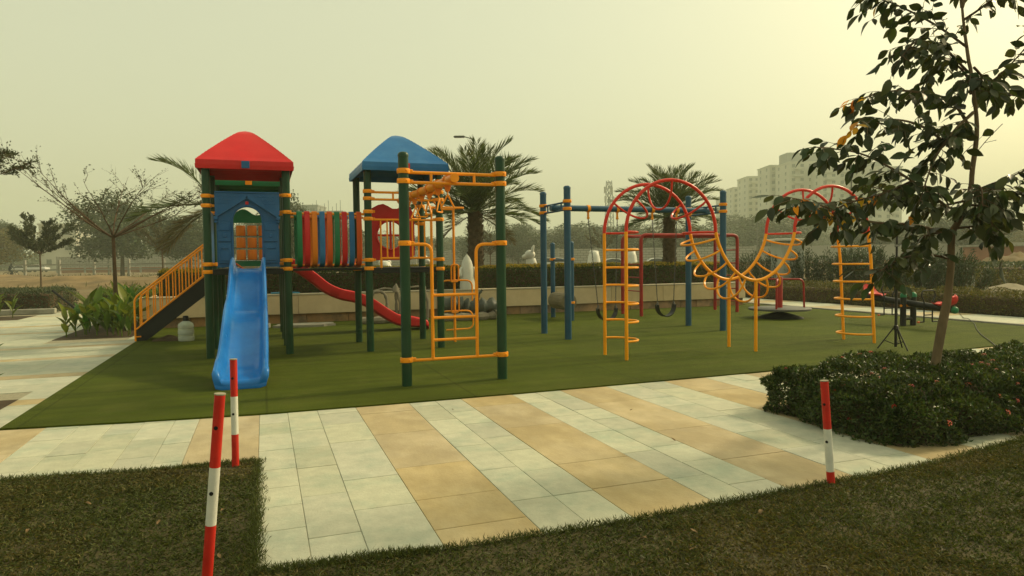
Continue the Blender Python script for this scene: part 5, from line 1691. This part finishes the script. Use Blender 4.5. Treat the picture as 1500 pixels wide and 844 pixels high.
for i, (x, y, r_, h) in enumerate(((23.4, 17.6, 1.3, .85), (25.2, 17.4, 1.4, .9), (26.6, 15.0, 1.1, .75), (24.6, 19.6, 1.4, .9), (29.0, 16.4, 1.3, .8))):
    bush('rounded yellow green shrub beyond the rubble heap', x, y, r_, h, 4000, M['l_shrub'], 80 + i, .09, .04, 'yellow green shrubs beyond the rubble heap', 'round_shrub', .5)
hedge('hedge', 'long dull green hedge before the dirt heaps on the right', 33.0, 60.0, 20.0, 30.0, 0, .85, 16000, .16, .09, M['l_silver'], seed=19, wob=.1, ns=1.2)
heap('rubble_heap', 22.0, 14.6, 1.7, .50, M['rubble'], 'grey heap of rubble and sand beyond the footpath shrubs', 'rubble heap', 6, 30, 1.0, 1.6)
heap('rubble_heap', 24.5, 12.4, 1.6, .42, M['rubble'], 'long low spill of grey sand beside the rubble heap', 'rubble heap', 7, 28, 1.3, 1.2)
tag(MB().box(21.55, 21.75, 15.7, 15.9, .3, .74, .01).obj('marker_stone', M['concrete'], None, 0), 'small square concrete marker stone sticking out of rubble heap', 'marker stone')
# =================================================================== STATUES BEHIND THE HEDGE
def statue(label, x, y, h, kind, rz, sc=1.0, z=0.0):
    t = thing('animal_statue', label, 'statue', (x, y, z), rz, sc=sc)
    mb = MB()
    if kind == 'pointed':            # upright animal with a pointed snout lifted
        mb.lathe([(.24, .0), (.25, .08), (.23, h * .30), (.22, h * .48), (.20, h * .62), (.16, h * .78), (.10, h * .90), (.04, h * .97), (.005, h)], 16)
        mb.obj('body', M['white_statue'], t, 60)
        for s in (-1, 1):
            MB().tube(catmull([(s * .19, -.05, h * .62), (s * .27, -.10, h * .48), (s * .25, -.14, h * .34)], 4), [.05] * 4 + [.06] * 3 + [.05, .02], 7).obj('flipper', M['white_statue'], t, 60)
    elif kind == 'sitting':          # sitting dog-like animal looking to one side
        P = catmull([(0.02, 0, .02), (0.03, 0, h * .3), (0, 0, h * .55), (-.03, 0, h * .72), (-.05, 0, h * .80)], 5)
        mb.tube(P, [.26 - .12 * (i / (len(P) - 1)) ** .8 for i in range(len(P))], 12)
        mb.obj('body', M['white_statue'], t, 60)
        hd = MB().ball((-.07, 0, h * .87), .145, 12, 9, (1.1, .95, .95))
        hd.tube([(-.15, 0, h * .85), (-.27, 0, h * .83), (-.31, 0, h * .825)], [.09, .065, .03], 10)
        hd.obj('head', M['white_statue'], t, 60)
        for s in (-1, 1):
            MB().tube([(0.0, s * .09, h * .92), (.03, s * .11, h * 1.0), (.05, s * .11, h * 1.03)], [.05, .035, .008], 7).obj('ear', M['white_statue'], t, 60)
            MB().tube([(-.16, s * .10, h * .5), (-.21, s * .10, .25), (-.22, s * .10, .02)], [.085, .065, .07], 8).obj('foreleg', M['white_statue'], t, 60)
        MB().tube(catmull([(.22, .02, .10), (.36, .06, .14), (.40, .08, .30)], 4), [.05] * 8 + [.02], 7).obj('tail', M['white_statue'], t, 60)
    else:                            # blocky animal seen from behind, narrowing upward
        mb.lathe([(.34, 0), (.34, .06), (.31, h * .35), (.26, h * .65), (.20, h * .88), (.15, h * .97), (.05, h)], 12)
        mb.obj('body', M['white_statue'], t, 60)
        for s in (-1, 1):
            MB().ball((s * .12, 0, h * .96), .075, 8, 6).obj('ear', M['white_statue'], t, 60)
    return t
for (px, d, h, kind, lab, rz) in ((.62, 20.5, 1.70, 'sitting', 'white statue of a sitting animal looking aside behind hedge', YAW * -1),
                                  (2.95, 24.5, 1.62, 'block', 'white statue with sloping sides seen past the amber ladder', 0),
                                  (4.27, 24.5, 1.62, 'block', 'white tapering statue between the amber ladder and red frame', 0),
                                  (-3.75, 20.2, 1.35, 'block', 'low white statue seen below the deck of the blue roofed tower', 0),
                                  (-2.66, 20.2, 1.58, 'sitting', 'white sitting statue half hidden behind the blue roofed tower', 2.2)):
    x, y = rel(px, d)
    statue(lab, x, y, h * 1.06, kind, rz)
statue('white statue of an upright animal with pointed raised head before hedge by palm', 4.84, 16.60, 1.12, 'pointed', 0, .78, .692)

# =================================================================== SERVICE CABIN
x, y = rel(10.1, 25.0)
kb = thing('service_cabin', 'pale grey service cabin with flat overhanging roof behind merry-go-round', 'cabin', (x, y, 0), -YAW)
MB().box(-.43, .43, -.4, .5, 0, 1.98, .015).obj('wall', mat('pale grey steel', (.40, .42, .37), .6, .1, 2, .05, 20), kb, 25)
MB().box(-.68, .68, -.62, .7, 1.982, 2.07, .015).obj('roof', mat('off white roof sheet', (.55, .55, .48), .6, .1, 2), kb, 25)
MB().box(-.30, .30, -.415, -.401, .1, 1.75, .006).obj('door', mat('pale grey steel door', (.36, .38, .33), .5, .1, 2), kb, 25)

# =================================================================== LAMP POSTS AND MAST
def lamp(px, d, h, label, arms, r=.05):
    x, y = rel(px, d)
    t = thing('street_lamp', label, 'street lamp', (x, y, 0), -YAW)
    MB().tube([(0, 0, -.05), (0, 0, h * .5), (0, 0, h)], [r * 1.3, r, r * .7], 9).obj('pole', M['lamp_pole'], t, 60)
    for s in arms:
        MB().tube([(0, 0, h - .05), (s * .35, 0, h + .05), (s * .55, 0, h + .06)], .022, 6).obj('arm', M['lamp_pole'], t, 60)
        MB().box(min(s * .35, s * .85), max(s * .35, s * .85), -.1, .1, h + .02, h + .10, .03).obj('lamp_head', M['lamp_pole'], t, 25)
lamp(-1.62, 30, 6.75, 'slim street lamp with side arm rising behind the palm', (-1,))
lamp(19.85, 40, 6.95, 'slim street lamp rising behind the near tree', (1,))
lamp(-59, 100, 7.2, 'distant street lamp behind the umbrella shaped tree', (1,), .09)
lamp(10.1, 150, 8.6, 'distant street lamp between the swings and the palm', (-1, 1), .12)
lamp(39.5, 110, 7.5, 'distant street lamp in front of the apartment towers', (-1, 1), .09)
x, y = rel(35.8, 250)
mast = thing('telecom_mast', 'faint lattice telecom mast above the distant trees', 'mast', (x, y, 0))
for a in range(4):
    c, s = (1 if a in (0, 1) else -1), (1 if a in (0, 3) else -1)
    MB().tube([(c * 1.6, s * 1.6, 0), (c * .7, s * .7, 30)], .14, 5).obj('leg', M['lamp_pole'], mast)
mb = MB()
for i in range(14):
    z0, z1 = i * 2.1, i * 2.1 + 2.1
    f0, f1 = 1.6 - .9 * z0 / 30, 1.6 - .9 * z1 / 30
    q = [(1, 1), (-1, 1), (-1, -1), (1, -1)]
    for k in range(4):
        a, b = q[k], q[(k + 1) % 4]
        mb.tube([(a[0] * f0, a[1] * f0, z0), (b[0] * f1, b[1] * f1, z1)], .09, 4)
        mb.tube([(a[0] * f1, a[1] * f1, z1), (b[0] * f1, b[1] * f1, z1)], .08, 4)
mb.obj('lattice', M['lamp_pole'], mast)['kind'] = 'stuff'
for z in (22, 25.5):
    for k in range(3):
        a = k * 2.1 + z
        MB().box(math.cos(a) * 1.6 - .25, math.cos(a) * 1.6 + .25, math.sin(a) * 1.6 - .2, math.sin(a) * 1.6 + .2, z, z + 2.4, .03).obj('antenna', M['building'], mast, 0)

# =================================================================== BOUNDARY WALLS AND FENCE
def boundary(name, label, A, B, z1, z0, bays, m, post_w=.45, low=None):
    A, B = np.array(A), np.array(B)
    L = np.linalg.norm(B - A); ang = math.atan2(B[1] - A[1], B[0] - A[0])
    t = thing(name, label, 'wall', (A[0], A[1], 0), ang)
    bl = L / bays
    pm = MB().box(post_w / 2, bl - post_w / 2, -.11, .11, z0, z1, 0).mesh('panel', m, 0)
    lm = MB().box(post_w / 2, bl - post_w / 2, -.10, .10, -.4, z0, 0).mesh('plinth', low or M['brick'], 0)
    om = MB().box(-post_w / 2, post_w / 2, -.2, .2, -.4, z1 + .12, .03).mesh('pier', M['far_wall'], 0)
    for i in range(bays):
        link('panel', pm, t, (i * bl, 0, 0)); link('plinth', lm, t, (i * bl, 0, 0))
    for i in range(bays + 1): link('pier', om, t, (i * bl, 0, 0))
    return t
boundary('boundary_wall', 'grey concrete block boundary wall on brick plinth behind the stair', rel(-93, 140), rel(-50, 134), 3.15, .9, 7, M['blocks'])
boundary('boundary_wall', 'grey boundary wall running behind the cars and the hedge', rel(-49.5, 132), rel(40, 112), 3.25, .7, 14, M['blocks'])
boundary('boundary_wall', 'grey panelled boundary wall behind the brick hut', rel(41, 112), rel(95, 94), 3.2, .8, 9, M['far_wall'])
fa, fb = np.array(rel(-78, 96)), np.array(rel(-8, 92))
fl = np.linalg.norm(fb - fa)
fence = thing('rail_fence', 'grey post and rail fence in front of the block wall', 'fence', (fa[0], fa[1], 0), math.atan2(fb[1] - fa[1], fb[0] - fa[0]))
nb = 14
_fp = MB().box(-.16, .16, -.16, .16, -.3, 2.2, .03).mesh('fence_post', M['far_wall'], 0)
_fr = MB().box(.16, fl / nb - .16, -.05, .05, 1.42, 1.60).mesh('rail', M['far_wall'], 0)
for i in range(nb + 1): link('fence_post', _fp, fence, (i * fl / nb, 0, 0))
for i in range(nb):
    link('rail', _fr, fence, (i * fl / nb, 0, 0)); link('rail', _fr, fence, (i * fl / nb, 0, -.7))

# brick hut on the right
x, y = rel(47.9, 66)
hut = thing('brick_hut', 'low unplastered red brick hut with flat roof behind dirt heaps', 'hut', (x, y, 0), -YAW)
def wall_with_openings(mb, x0, x1, z0, z1, y0, y1, opens):
    xs = x0
    for a, b, ztop in opens:
        mb.box(xs, a, y0, y1, z0, z1); mb.box(a, b, y0, y1, ztop, z1); xs = b
    mb.box(xs, x1, y0, y1, z0, z1)
mb = MB()
wall_with_openings(mb, -2.0, 6.5, 0, 2.2, -.12, .12, [(-1.8, -1.25, 2.0), (1.6, 2.3, 2.0), (2.75, 3.4, 2.0)])
mb.box(-2.0, -1.78, .121, 3.5, 0, 2.2); mb.box(6.28, 6.5, .121, 3.5, 0, 2.2); mb.box(-1.77, 6.27, 3.3, 3.5, 0, 2.2)
mb.obj('wall', M['brick'], hut, 0)
MB().box(-2.3, 6.8, -.45, 3.8, 2.203, 2.38, .02).obj('roof', M['concrete'], hut, 0)
for a, b in ((-1.8, -1.25), (1.6, 2.3), (2.75, 3.4)):
    MB().box(a, b, .3, .34, 0, 2.0).obj('door', M['window_dark'], hut, 0)

# dirt heaps in the field
for i, (px, d, r_, h, sx, lab) in enumerate(((37.0, 50, 4.0, 1.55, 1.3, 'long brown dirt heap before the boundary wall on the right'), (43.5, 52, 4.5, 1.35, 1.5, 'brown dirt heap before the brick hut'),
                                        (31.0, 56, 4.0, 1.15, 1.5, 'low brown dirt heap behind the oleander bushes'), (13.5, 56, 5.0, .95, 1.6, 'low dirt heap behind the overhead ladder frame'),
                                        (-29, 47, 6.0, .80, 2.0, 'long low dirt bank behind the umbrella shaped tree'), (-21.5, 50, 6.0, 1.0, 1.6, 'low dirt bank behind the stair'), (-42, 56, 7.0, .75, 1.6, 'flat dirt bank beyond the small round tree'),
                                        (50.5, 50, 4.0, 1.3, 1.3, 'brown dirt heap at the right end of the hut'))):
    x, y = rel(px, d)
    o = heap('dirt_heap', x, y, r_, h, M['mound'], lab, 'dirt heap', 30 + i, 34, sx, .8, z=-.1, rough=.35)
    o.rotation_euler.z = -YAW
# grass verge and concrete strip across the field
def strip(name, a, b, wdt, z, m, label, kind='structure'):
    a, b = np.array(rel(*a)), np.array(rel(*b))
    d = (b - a) / np.linalg.norm(b - a); n = np.array((-d[1], d[0])) * wdt / 2
    q = [a - n, b - n, b + n, a + n]
    o = MB().prism([tuple(p) for p in q], z - .1, z).obj(name, m, None, 0)
    return tag(o, label, kind=kind)
strip('track', (-46, 69), (-4, 64), 1.3, .10, M['concrete'], 'pale concrete track crossing the field')
strip('verge', (-80, 78), (20, 72), 9, .06, M['verge'], 'strip of dry grass in the field')
strip('verge', (15, 40), (70, 36), 5, .04, M['verge'], 'strip of dry grass beyond the oleanders')
def grass_tufts(name, cx, cd, wx, wd_, n, ln, label):
    a = rng.uniform(-wx, wx, n); b = rng.uniform(-wd_, wd_, n)
    keep = vnoise(a + 100, b + 100, 3.0, 3) > .42
    a, b = a[keep], b[keep]
    C = np.array([rel(cx + p, cd + q) + (.02,) for p, q in zip(a, b)])
    k = len(C)
    D = unit(rng.normal(0, .45, (k, 3)) + np.array((0, 0, 1)))
    V, F = leaf_arrays(C, D, rand_dirs(k), rng.uniform(ln * .5, ln * 1.3, k), np.full(k, ln * .16), shape='rhomb')
    tag(link(name, np_mesh(name, V, F, M['grass'])), label, 'grass', kind='stuff')
grass_tufts('weed_tufts', -35, 62, 28, 30, 9000, .35, 'scattered dry weeds over the field on the left')
grass_tufts('weed_tufts', 22, 45, 22, 16, 6000, .30, 'scattered dry weeds behind the oleander bushes')

# =================================================================== VEHICLES
def car(label, px, d, kind, rz, group=None):
    x, y = rel(px, d)
    t = thing('parked_car', label, 'car', (x, y, 0), rz - YAW, group)
    L, Wd = 4.0, 1.68
    if kind == 'hatch':
        side = [(-1.95, .38), (-2.0, .62), (-1.93, .84), (-1.25, .93), (-.55, 1.38), (.15, 1.50), (1.05, 1.47), (1.72, 1.05), (1.97, .95), (2.0, .55), (1.92, .36)]
        glass = [(-1.05, .95), (-.48, 1.33), (.12, 1.43), (1.0, 1.40), (1.52, 1.02), (1.45, .96)]
    else:
        side = [(-2.05, .42), (-2.1, .75), (-2.02, 1.02), (-1.2, 1.10), (-.62, 1.62), (.2, 1.74), (1.85, 1.70), (2.06, 1.15), (2.1, .60), (2.0, .40)]
        glass = [(-1.02, 1.12), (-.55, 1.56), (.2, 1.66), (1.70, 1.62), (1.86, 1.15), (1.80, 1.10)]
    def sec(w_, poly, sh): return [(a, w_, b) for a, b in poly]
    def shrink(b, zmax): return 1 - .16 * max(0, (b - .95) / (zmax - .95))
    zm = max(b for a, b in side)
    rings = [[(a * k, s * Wd / 2 * shrink(b, zm) * q, b) for a, b in side] for s, q, k in ((-1, .90, .985), (-1, 1.0, 1.0), (1, 1.0, 1.0), (1, .90, .985))]
    rings[0] = [(a * .97, -Wd / 2 * shrink(b, zm) , b * .995 + .003) for a, b in side]
    rings[0], rings[1] = [(a, y_ , b) for a, y_, b in rings[0]], [(a, y_ * .93, b) for a, y_, b in rings[1]]
    rings[3] = [(a, -y_, b) for a, y_, b in rings[0]]; rings[2] = [(a, -y_, b) for a, y_, b in rings[1]]
    body = MB().loft([rings[0], rings[1], rings[2], rings[3]], True, True)
    body.obj('body', M['car_white'], t, 30)
    for s in (-1, 1):
        pts = [(a, s * (Wd / 2 * shrink(b, zm) + .012), b) for a, b in glass]
        n = len(pts)
        g = MB().add(pts + [(a, q * .97, b) for a, q, b in pts], [tuple(range(n)), tuple(range(n, 2 * n))[::-1]] + [(i, (i + 1) % n, n + (i + 1) % n, n + i) for i in range(n)])
        g.obj('side_window', M['car_glass'], t, 0)
    f0, f1 = side[3], side[4]
    MB().add([(f0[0] + .02, -.68, f0[1] + .03), (f0[0] + .02, .68, f0[1] + .03), (f1[0] - .03, .60, f1[1]), (f1[0] - .03, -.60, f1[1])], [(0, 1, 2, 3)]).obj('windscreen', M['car_glass'], t, 0)
    r0, r1 = side[-5] if kind == 'hatch' else side[6], side[-4] if kind == 'hatch' else side[7]
    MB().add([(r0[0] + .05, -.60, r0[1] - .04), (r0[0] + .05, .60, r0[1] - .04), (r1[0] + .03, .66, r1[1] + .02), (r1[0] + .03, -.66, r1[1] + .02)], [(0, 3, 2, 1)]).obj('rear_window', M['car_glass'], t, 0)
    for sx in (-1.25, 1.25):
        for s in (-1, 1):
            wv = MB().lathe([(.10, -.09), (.28, -.095), (.315, -.07), (.315, .07), (.28, .095), (.10, .09)], 18)
            wv.v = [(sx + a, s * (Wd / 2 - .08) + c, .315 + b) for a, b, c in wv.v]
            wh = wv.obj('wheel', M['tyre'], t, 40)
            hv = MB().lathe([(.02, -.10), (.19, -.10), (.19, .10), (.02, .10)], 14)
            hv.v = [(sx + a, s * (Wd / 2 - .076) + c, .315 + b) for a, b, c in hv.v]
            hv.obj('rim', M['steel_grey'], wh, 40)
    xe = 1.985 if kind == 'hatch' else 2.07
    for s in (-1, 1):
        MB().box(xe - .06, xe + .02, s * .62 - .12, s * .62 + .12, .74, .98, .02).obj('tail_lamp', M['tail_red'], t, 25)
        MB().box(-xe - .01, -xe + .12, s * .60 - .14, s * .60 + .14, .66, .80, .02).obj('headlight', M['car_glass'], t, 25)
    return t
car('white hatchback parked far behind the amber ladder', 12.7, 88, 'hatch', 0)
car('white car parked far behind the red overhead ladder frame', 18.3, 88, 'hatch', 0)
car('white van-like car with red tail lamp behind the blue posts', 6.2, 92, 'suv', math.pi)
car('white off-roader on the road before the distant house', -104, 150, 'suv', math.pi)
car('white car half hidden beside the distant off-roader', -108, 150, 'hatch', 0)

# cyclist on the track
x, y = rel(-57.2, 78)
bk = thing('bicycle', 'dark bicycle ridden along the dirt track on the left', 'bicycle', (x, y, 0), -YAW + .1)
for sx in (-.52, .52):
    MB().tube([(sx + .33 * math.cos(a), 0, .35 + .33 * math.sin(a)) for a in [2 * math.pi * i / 20 for i in range(20)]], .025, 6, True).obj('wheel', M['tyre'], bk, 60)
mb = MB()
for a, b in (((-.52, .35), (-.15, .85)), ((-.15, .85), (.35, .85)), ((.35, .85), (.52, .35)), ((-.15, .85), (-.05, .32)), ((-.05, .32), (.35, .85)), ((-.52, .35), (-.05, .32)), ((.35, .85), (.32, 1.02))):
    mb.tube([(a[0], 0, a[1]), (b[0], 0, b[1])], .022, 5)
mb.obj('frame', M['black_metal'], bk)
MB().tube([(.28, -.25, 1.02), (.32, 0, 1.03), (.28, .25, 1.02)], .015, 5).obj('handlebar', M['black_metal'], bk)
MB().box(-.28, -.02, -.07, .07, .86, .91, .02).obj('saddle', M['black_plastic'], bk, 25)
def rider():
    me = bpy.data.meshes.new('person')
    J = [(-.14, 0, .98), (-.08, 0, 1.2), (.02, 0, 1.42), (.05, 0, 1.52), (.08, 0, 1.64), (.10, 0, 1.74),
         (-.13, -.10, .96), (.16, -.12, .78), (.0, -.12, .40), (.09, -.12, .36), (-.13, .10, .96), (.12, .12, .70), (-.06, .12, .28), (.04, .12, .24),
         (.0, -.17, 1.40), (.14, -.22, 1.20), (.27, -.22, 1.06), (.0, .17, 1.40), (.14, .22, 1.20), (.27, .22, 1.06)]
    Ed = [(0, 1), (1, 2), (2, 3), (3, 4), (4, 5), (0, 6), (6, 7), (7, 8), (8, 9), (0, 10), (10, 11), (11, 12), (12, 13), (2, 14), (14, 15), (15, 16), (2, 17), (17, 18), (18, 19)]
    rd = [.15, .14, .15, .065, .095, .08, .10, .075, .05, .04, .10, .075, .05, .04, .07, .05, .04, .07, .05, .04]
    me.from_pydata(J, Ed, [])
    o = bpy.data.objects.new('person', me); S.collection.objects.link(o)
    sk = o.modifiers.new('skin', 'SKIN'); o.modifiers.new('sub', 'SUBSURF').levels = 1
    for i, v in enumerate(me.skin_vertices[0].data): v.radius = (rd[i], rd[i])
    me.skin_vertices[0].data[0].use_root = True
    me.materials.append(mat('dark clothes', (.03, .033, .04), .8, .2, 4))
    o.location = (x, y, 0); o.rotation_euler.z = -YAW + .1
    tag(o, 'person in dark clothes riding a bicycle on the dirt track', 'person')
rider()

# =================================================================== BUILDINGS
def block(name, label, px, d, wdt, dep, h, m, floors, nwin, rot=0, ww=1.5, wh=1.4, balc=True, top=None, group=None, z0=0, sidewin=2):
    x, y = rel(px, d)
    t = thing(name, label, 'building', (x, y, 0), -YAW + rot, group)
    MB().box(-wdt / 2, wdt / 2, 0, dep, -.5, h).obj('wall', m, t, 0)
    fh = (h - z0) / floors
    win = MB().box(-ww / 2, ww / 2, -.04, .05, -wh / 2, wh / 2).mesh('window', M['window_dark'], 0)
    sill = MB().box(-ww / 2 - .2, ww / 2 + .2, -.30, 0, -wh / 2 - .25, -wh / 2 - .05).mesh('sill', m, 0)
    for f in range(floors):
        for i in range(nwin):
            cx = -wdt / 2 + wdt * (i + .5) / nwin; cz = z0 + fh * (f + .55)
            w_ = link('window', win, t, (cx, 0, cz)); link('sill', sill, w_)
        for i in range(sidewin):
            for s in (-1, 1):
                link('window', win, t, (s * wdt / 2, dep * (i + .5) / max(1, sidewin), z0 + fh * (f + .55)), math.pi / 2)
    if balc:
        bm = MB().box(-wdt * .13, wdt * .13, -1.5, -.02, -.12, .10).box(-wdt * .13, wdt * .13, -1.5, -1.38, .10, 1.0).mesh('balcony', m, 0)
        for f in range(1, floors):
            for sx in (-.25, .25): link('balcony', bm, t, (wdt * sx, 0, z0 + fh * f))
    rf_ = MB().box(-wdt / 2 - .25, wdt / 2 + .25, -.25, dep + .25, h + .005, h + .5).obj('parapet', m, t, 0)
    if top:
        MB().box(-wdt * top[0] / 2, wdt * top[0] / 2, dep * .2, dep * .8, h + .505, h + top[1]).obj('stair_head', M['building_grey'], t, 0)
    return t
G_ = 'apartment towers beyond the trees'
# px = metres right of the view axis at distance d
for (px, d, wdt, h, top, lab) in ((132.5, 412, 9, 38.5, None, 'farthest hazy apartment tower, lowest end of the row'),
                                  (129.5, 385, 9.5, 40.5, None, 'hazy apartment tower next to the low end of the row'),
                                  (129.0, 355, 13, 43.0, None, 'hazy apartment tower with twin balconies in the middle of the row'),
                                  (129.0, 328, 10.5, 45.0, None, 'hazy apartment tower beside the tallest one'),
                                  (133.5, 310, 15.5, 44.0, (.95, 5.0), 'tallest hazy apartment tower with a grey block on its roof'),
                                  (143.0, 300, 15, 41.0, None, 'hazy apartment tower showing through the near tree, lower than its neighbour'),
                                  (159.0, 292, 15, 39.0, (.4, 3.0), 'hazy apartment tower mostly behind the near tree leaves')):
    block('apartment_tower', lab, px, d, wdt, 16, h, M['building'], 14, 4 if wdt > 12 else 3, 0.0, 1.5, 1.5, True, top, G_)
block('house', 'pale three storey house with dark square window behind small tree', -126, 190, 9.5, 9, 12.6, M['building'], 3, 2, .15, 1.3, 1.7, False)
block('house', 'grey narrow house beside the pale three storey house', -116.5, 196, 5.0, 8, 11.0, M['building_grey'], 3, 1, .15, 1.3, 1.7, False)
block('unfinished_building', 'grey unfinished building with bare rods seen above the strap bridge', -80, 262, 12, 12, 23.0, M['building_grey'], 6, 3, 0, 1.8, 1.8, False)
ub = block('unfinished_building', 'long low unfinished building with rods seen above strap bridge', -70.5, 258, 14, 12, 20.3, M['building_grey'], 5, 4, 0, 1.8, 1.8, False)
for i in range(9):
    MB().tube([(-6 + i * 1.5, 1, 20.5), (-6 + i * 1.5, 1, 22.5 + (i % 3) * 1.2)], .10, 4).obj('rod', M['lamp_pole'], ub)
block('warehouse', 'long hazy flat roofed building between swings and palm', 22, 300, 26, 14, 14.2, M['building_grey'], 3, 7, 0, 1.6, 1.5, False)

# =================================================================== DISTANT TREES
def crown_mesh(seed, n, clumps, leaf, m, flat=.8):
    rr = np.random.default_rng(seed)
    c = rand_dirs(clumps, rr) * (rr.random((clumps, 1)) ** .45) * .72
    c[:, 2] = c[:, 2] * flat + .05
    per = n // clumps
    P = []
    for q in c:
        r_ = rr.uniform(.20, .34)
        d = rand_dirs(per, rr)
        P.append(q + d * (r_ * (.45 + .6 * rr.random((per, 1)) ** .5)) * np.array((1, 1, .75)))
    P = np.concatenate(P)
    N = unit(P * np.array((1, 1, 1.2)) + rand_dirs(len(P), rr) * .6)
    V, F = leaf_arrays(P, unit(rand_dirs(len(P), rr) + np.array((0, 0, -.25))), N, rr.uniform(leaf * .6, leaf * 1.3, len(P)), rr.uniform(leaf * .4, leaf * .8, len(P)), shape='rhomb')
    return np_mesh('crown', V, F, m)
CR = [crown_mesh(101 + i, 13000, 60, .062, M['l_far'], .9) for i in range(4)] + [crown_mesh(111 + i, 5500, 34, .06, M['l_far2'], .8) for i in range(2)]
def trunk_mesh(seed):
    r_ = random.Random(seed)
    mb = MB().tube([(0, 0, -.1), (.02, .01, .25), (.0, .02, .5)], [.045, .035, .028], 7)
    for i in range(6):
        a = i * 1.05 + r_.random(); 
        mb.tube([(0, .01, .32 + .03 * i), (math.cos(a) * .2, math.sin(a) * .2, .55 + .03 * i), (math.cos(a) * .42, math.sin(a) * .42, .75 + .05 * r_.random())], [.018, .012, .004], 5)
    return mb.mesh('trunk', M['bark_dark'])
TK = [trunk_mesh(i) for i in range(3)]
fr_ = random.Random(77)
def far_tree(px, d, wdt, h, label, kind=0, group=None):
    x, y = rel(px, d)
    t = thing('broadleaf_tree', label, 'tree', (x, y, 0), fr_.uniform(0, 6.28), group)
    ch = h * .52
    cm = CR[fr_.randrange(4)] if kind == 0 else CR[4 + fr_.randrange(2)]
    link('crown', cm, t, (0, 0, h - ch * .95), fr_.uniform(0, 6.28), (wdt / 2, wdt / 2, ch))
    link('trunk', TK[fr_.randrange(3)], t, (0, 0, 0), 0, (h * .55, h * .55, h * .75))
# the ones that can be told apart
for (px, d, wdt, h, lab, k) in ((-48.5, 85, 14.6, 11.3, 'large dark round tree behind the umbrella shaped tree', 0), (-67, 88, 13, 8.0, 'dull broad tree on the left behind the small round tree', 1), (-42.5, 90, 13, 9.2, 'dark broad tree behind the stair', 0),
                                (-90, 118, 16, 10.5, 'dusty tree at left end of the field', 0), (-20.2, 60, 5.5, 8.4, 'slim dark tree showing beside the red roof', 0),
                                (1.2, 120, 11, 8.4, 'round dusty tree behind the right climbing frame post', 0), (-5.5, 124, 12, 8.0, 'round dusty tree behind the palm trunk', 0), (11.5, 135, 16, 8.8, 'dusty tree behind the swings', 0), (22, 128, 14, 8.6, 'dusty tree behind the red arch', 0),
                                (33, 125, 16, 8.3, 'dusty tree behind the right palm', 0), (56.5, 152, 24, 11.6, 'wide hazy tree before the apartment towers', 0), (64, 120, 16, 8.0, 'hazy tree behind the service cabin', 0),
                                (78, 125, 16, 9.5, 'hazy tree behind the near tree leaves', 0), (88, 118, 11, 8.2, 'yellowing round tree beyond the brick hut', 1), (70, 104, 14, 9.5, 'dusty tree behind the tiered sapling', 0), (-32, 122, 16, 10.0, 'dusty tree behind the play tower', 0), (-42, 118, 15, 10.5, 'dusty tree behind the red tower posts', 0)):
    far_tree(px, d, wdt, h, lab, k)
# the belt closing the field: look-alikes told apart only by their place
for i in range(44):
    d = fr_.uniform(165, 245)
    px = (-1.25 + 2.25 * (i + fr_.random()) / 44) * d
    if -.70 < px / d < -.58: d = fr_.uniform(215, 245); px = -.64 * d
    far_tree(px, d, fr_.uniform(16, 26), fr_.uniform(8.5, 14.0) * (1.25 if px > 60 else 1), 'faint hazy tree in the belt beyond the boundary wall', 0, 'hazy trees beyond the boundary wall')

# low scrub that closes the gap under the crowns
n_ = 32000
a_ = rng.uniform(-1.3, 1.05, n_); d_ = rng.uniform(200, 262, n_)
hh = 2.2 + 5.0 * vnoise(a_ * 90 + 200, d_ * .12 + 50, 1.0, 21)
xy = np.stack([a_ * d_ * math.cos(YAW) + d_ * math.sin(YAW), -a_ * d_ * math.sin(YAW) + d_ * math.cos(YAW), rng.random(n_) * hh], 1)
V_, F_ = leaf_arrays(xy, rand_dirs(n_), rand_dirs(n_), rng.uniform(.9, 1.9, n_), rng.uniform(.7, 1.3, n_), shape='rhomb')
tag(link('scrub', np_mesh('scrub', V_, F_, M['l_far'])), 'hazy mass of scrub along the far side of the field', 'scrub', kind='stuff')

# =================================================================== HAZE
hz = MB().box(-420, 545, -290, 640, -1.6, 53.0).obj('haze', bpy.data.materials.new('smoggy air'), None, 0)
tag(hz, 'pale yellowish smog filling the air', kind='stuff')
hm = hz.data.materials[0]
hm.use_nodes = True
hn = hm.node_tree.nodes
hn.clear()
pv = hn.new('ShaderNodeVolumePrincipled')
pv.inputs['Color'].default_value = (.72, .80, .66, 1)
pv.inputs['Density'].default_value = .0014
pv.inputs['Anisotropy'].default_value = .1
ho = hn.new('ShaderNodeOutputMaterial')
hm.node_tree.links.new(pv.outputs[0], ho.inputs['Volume'])
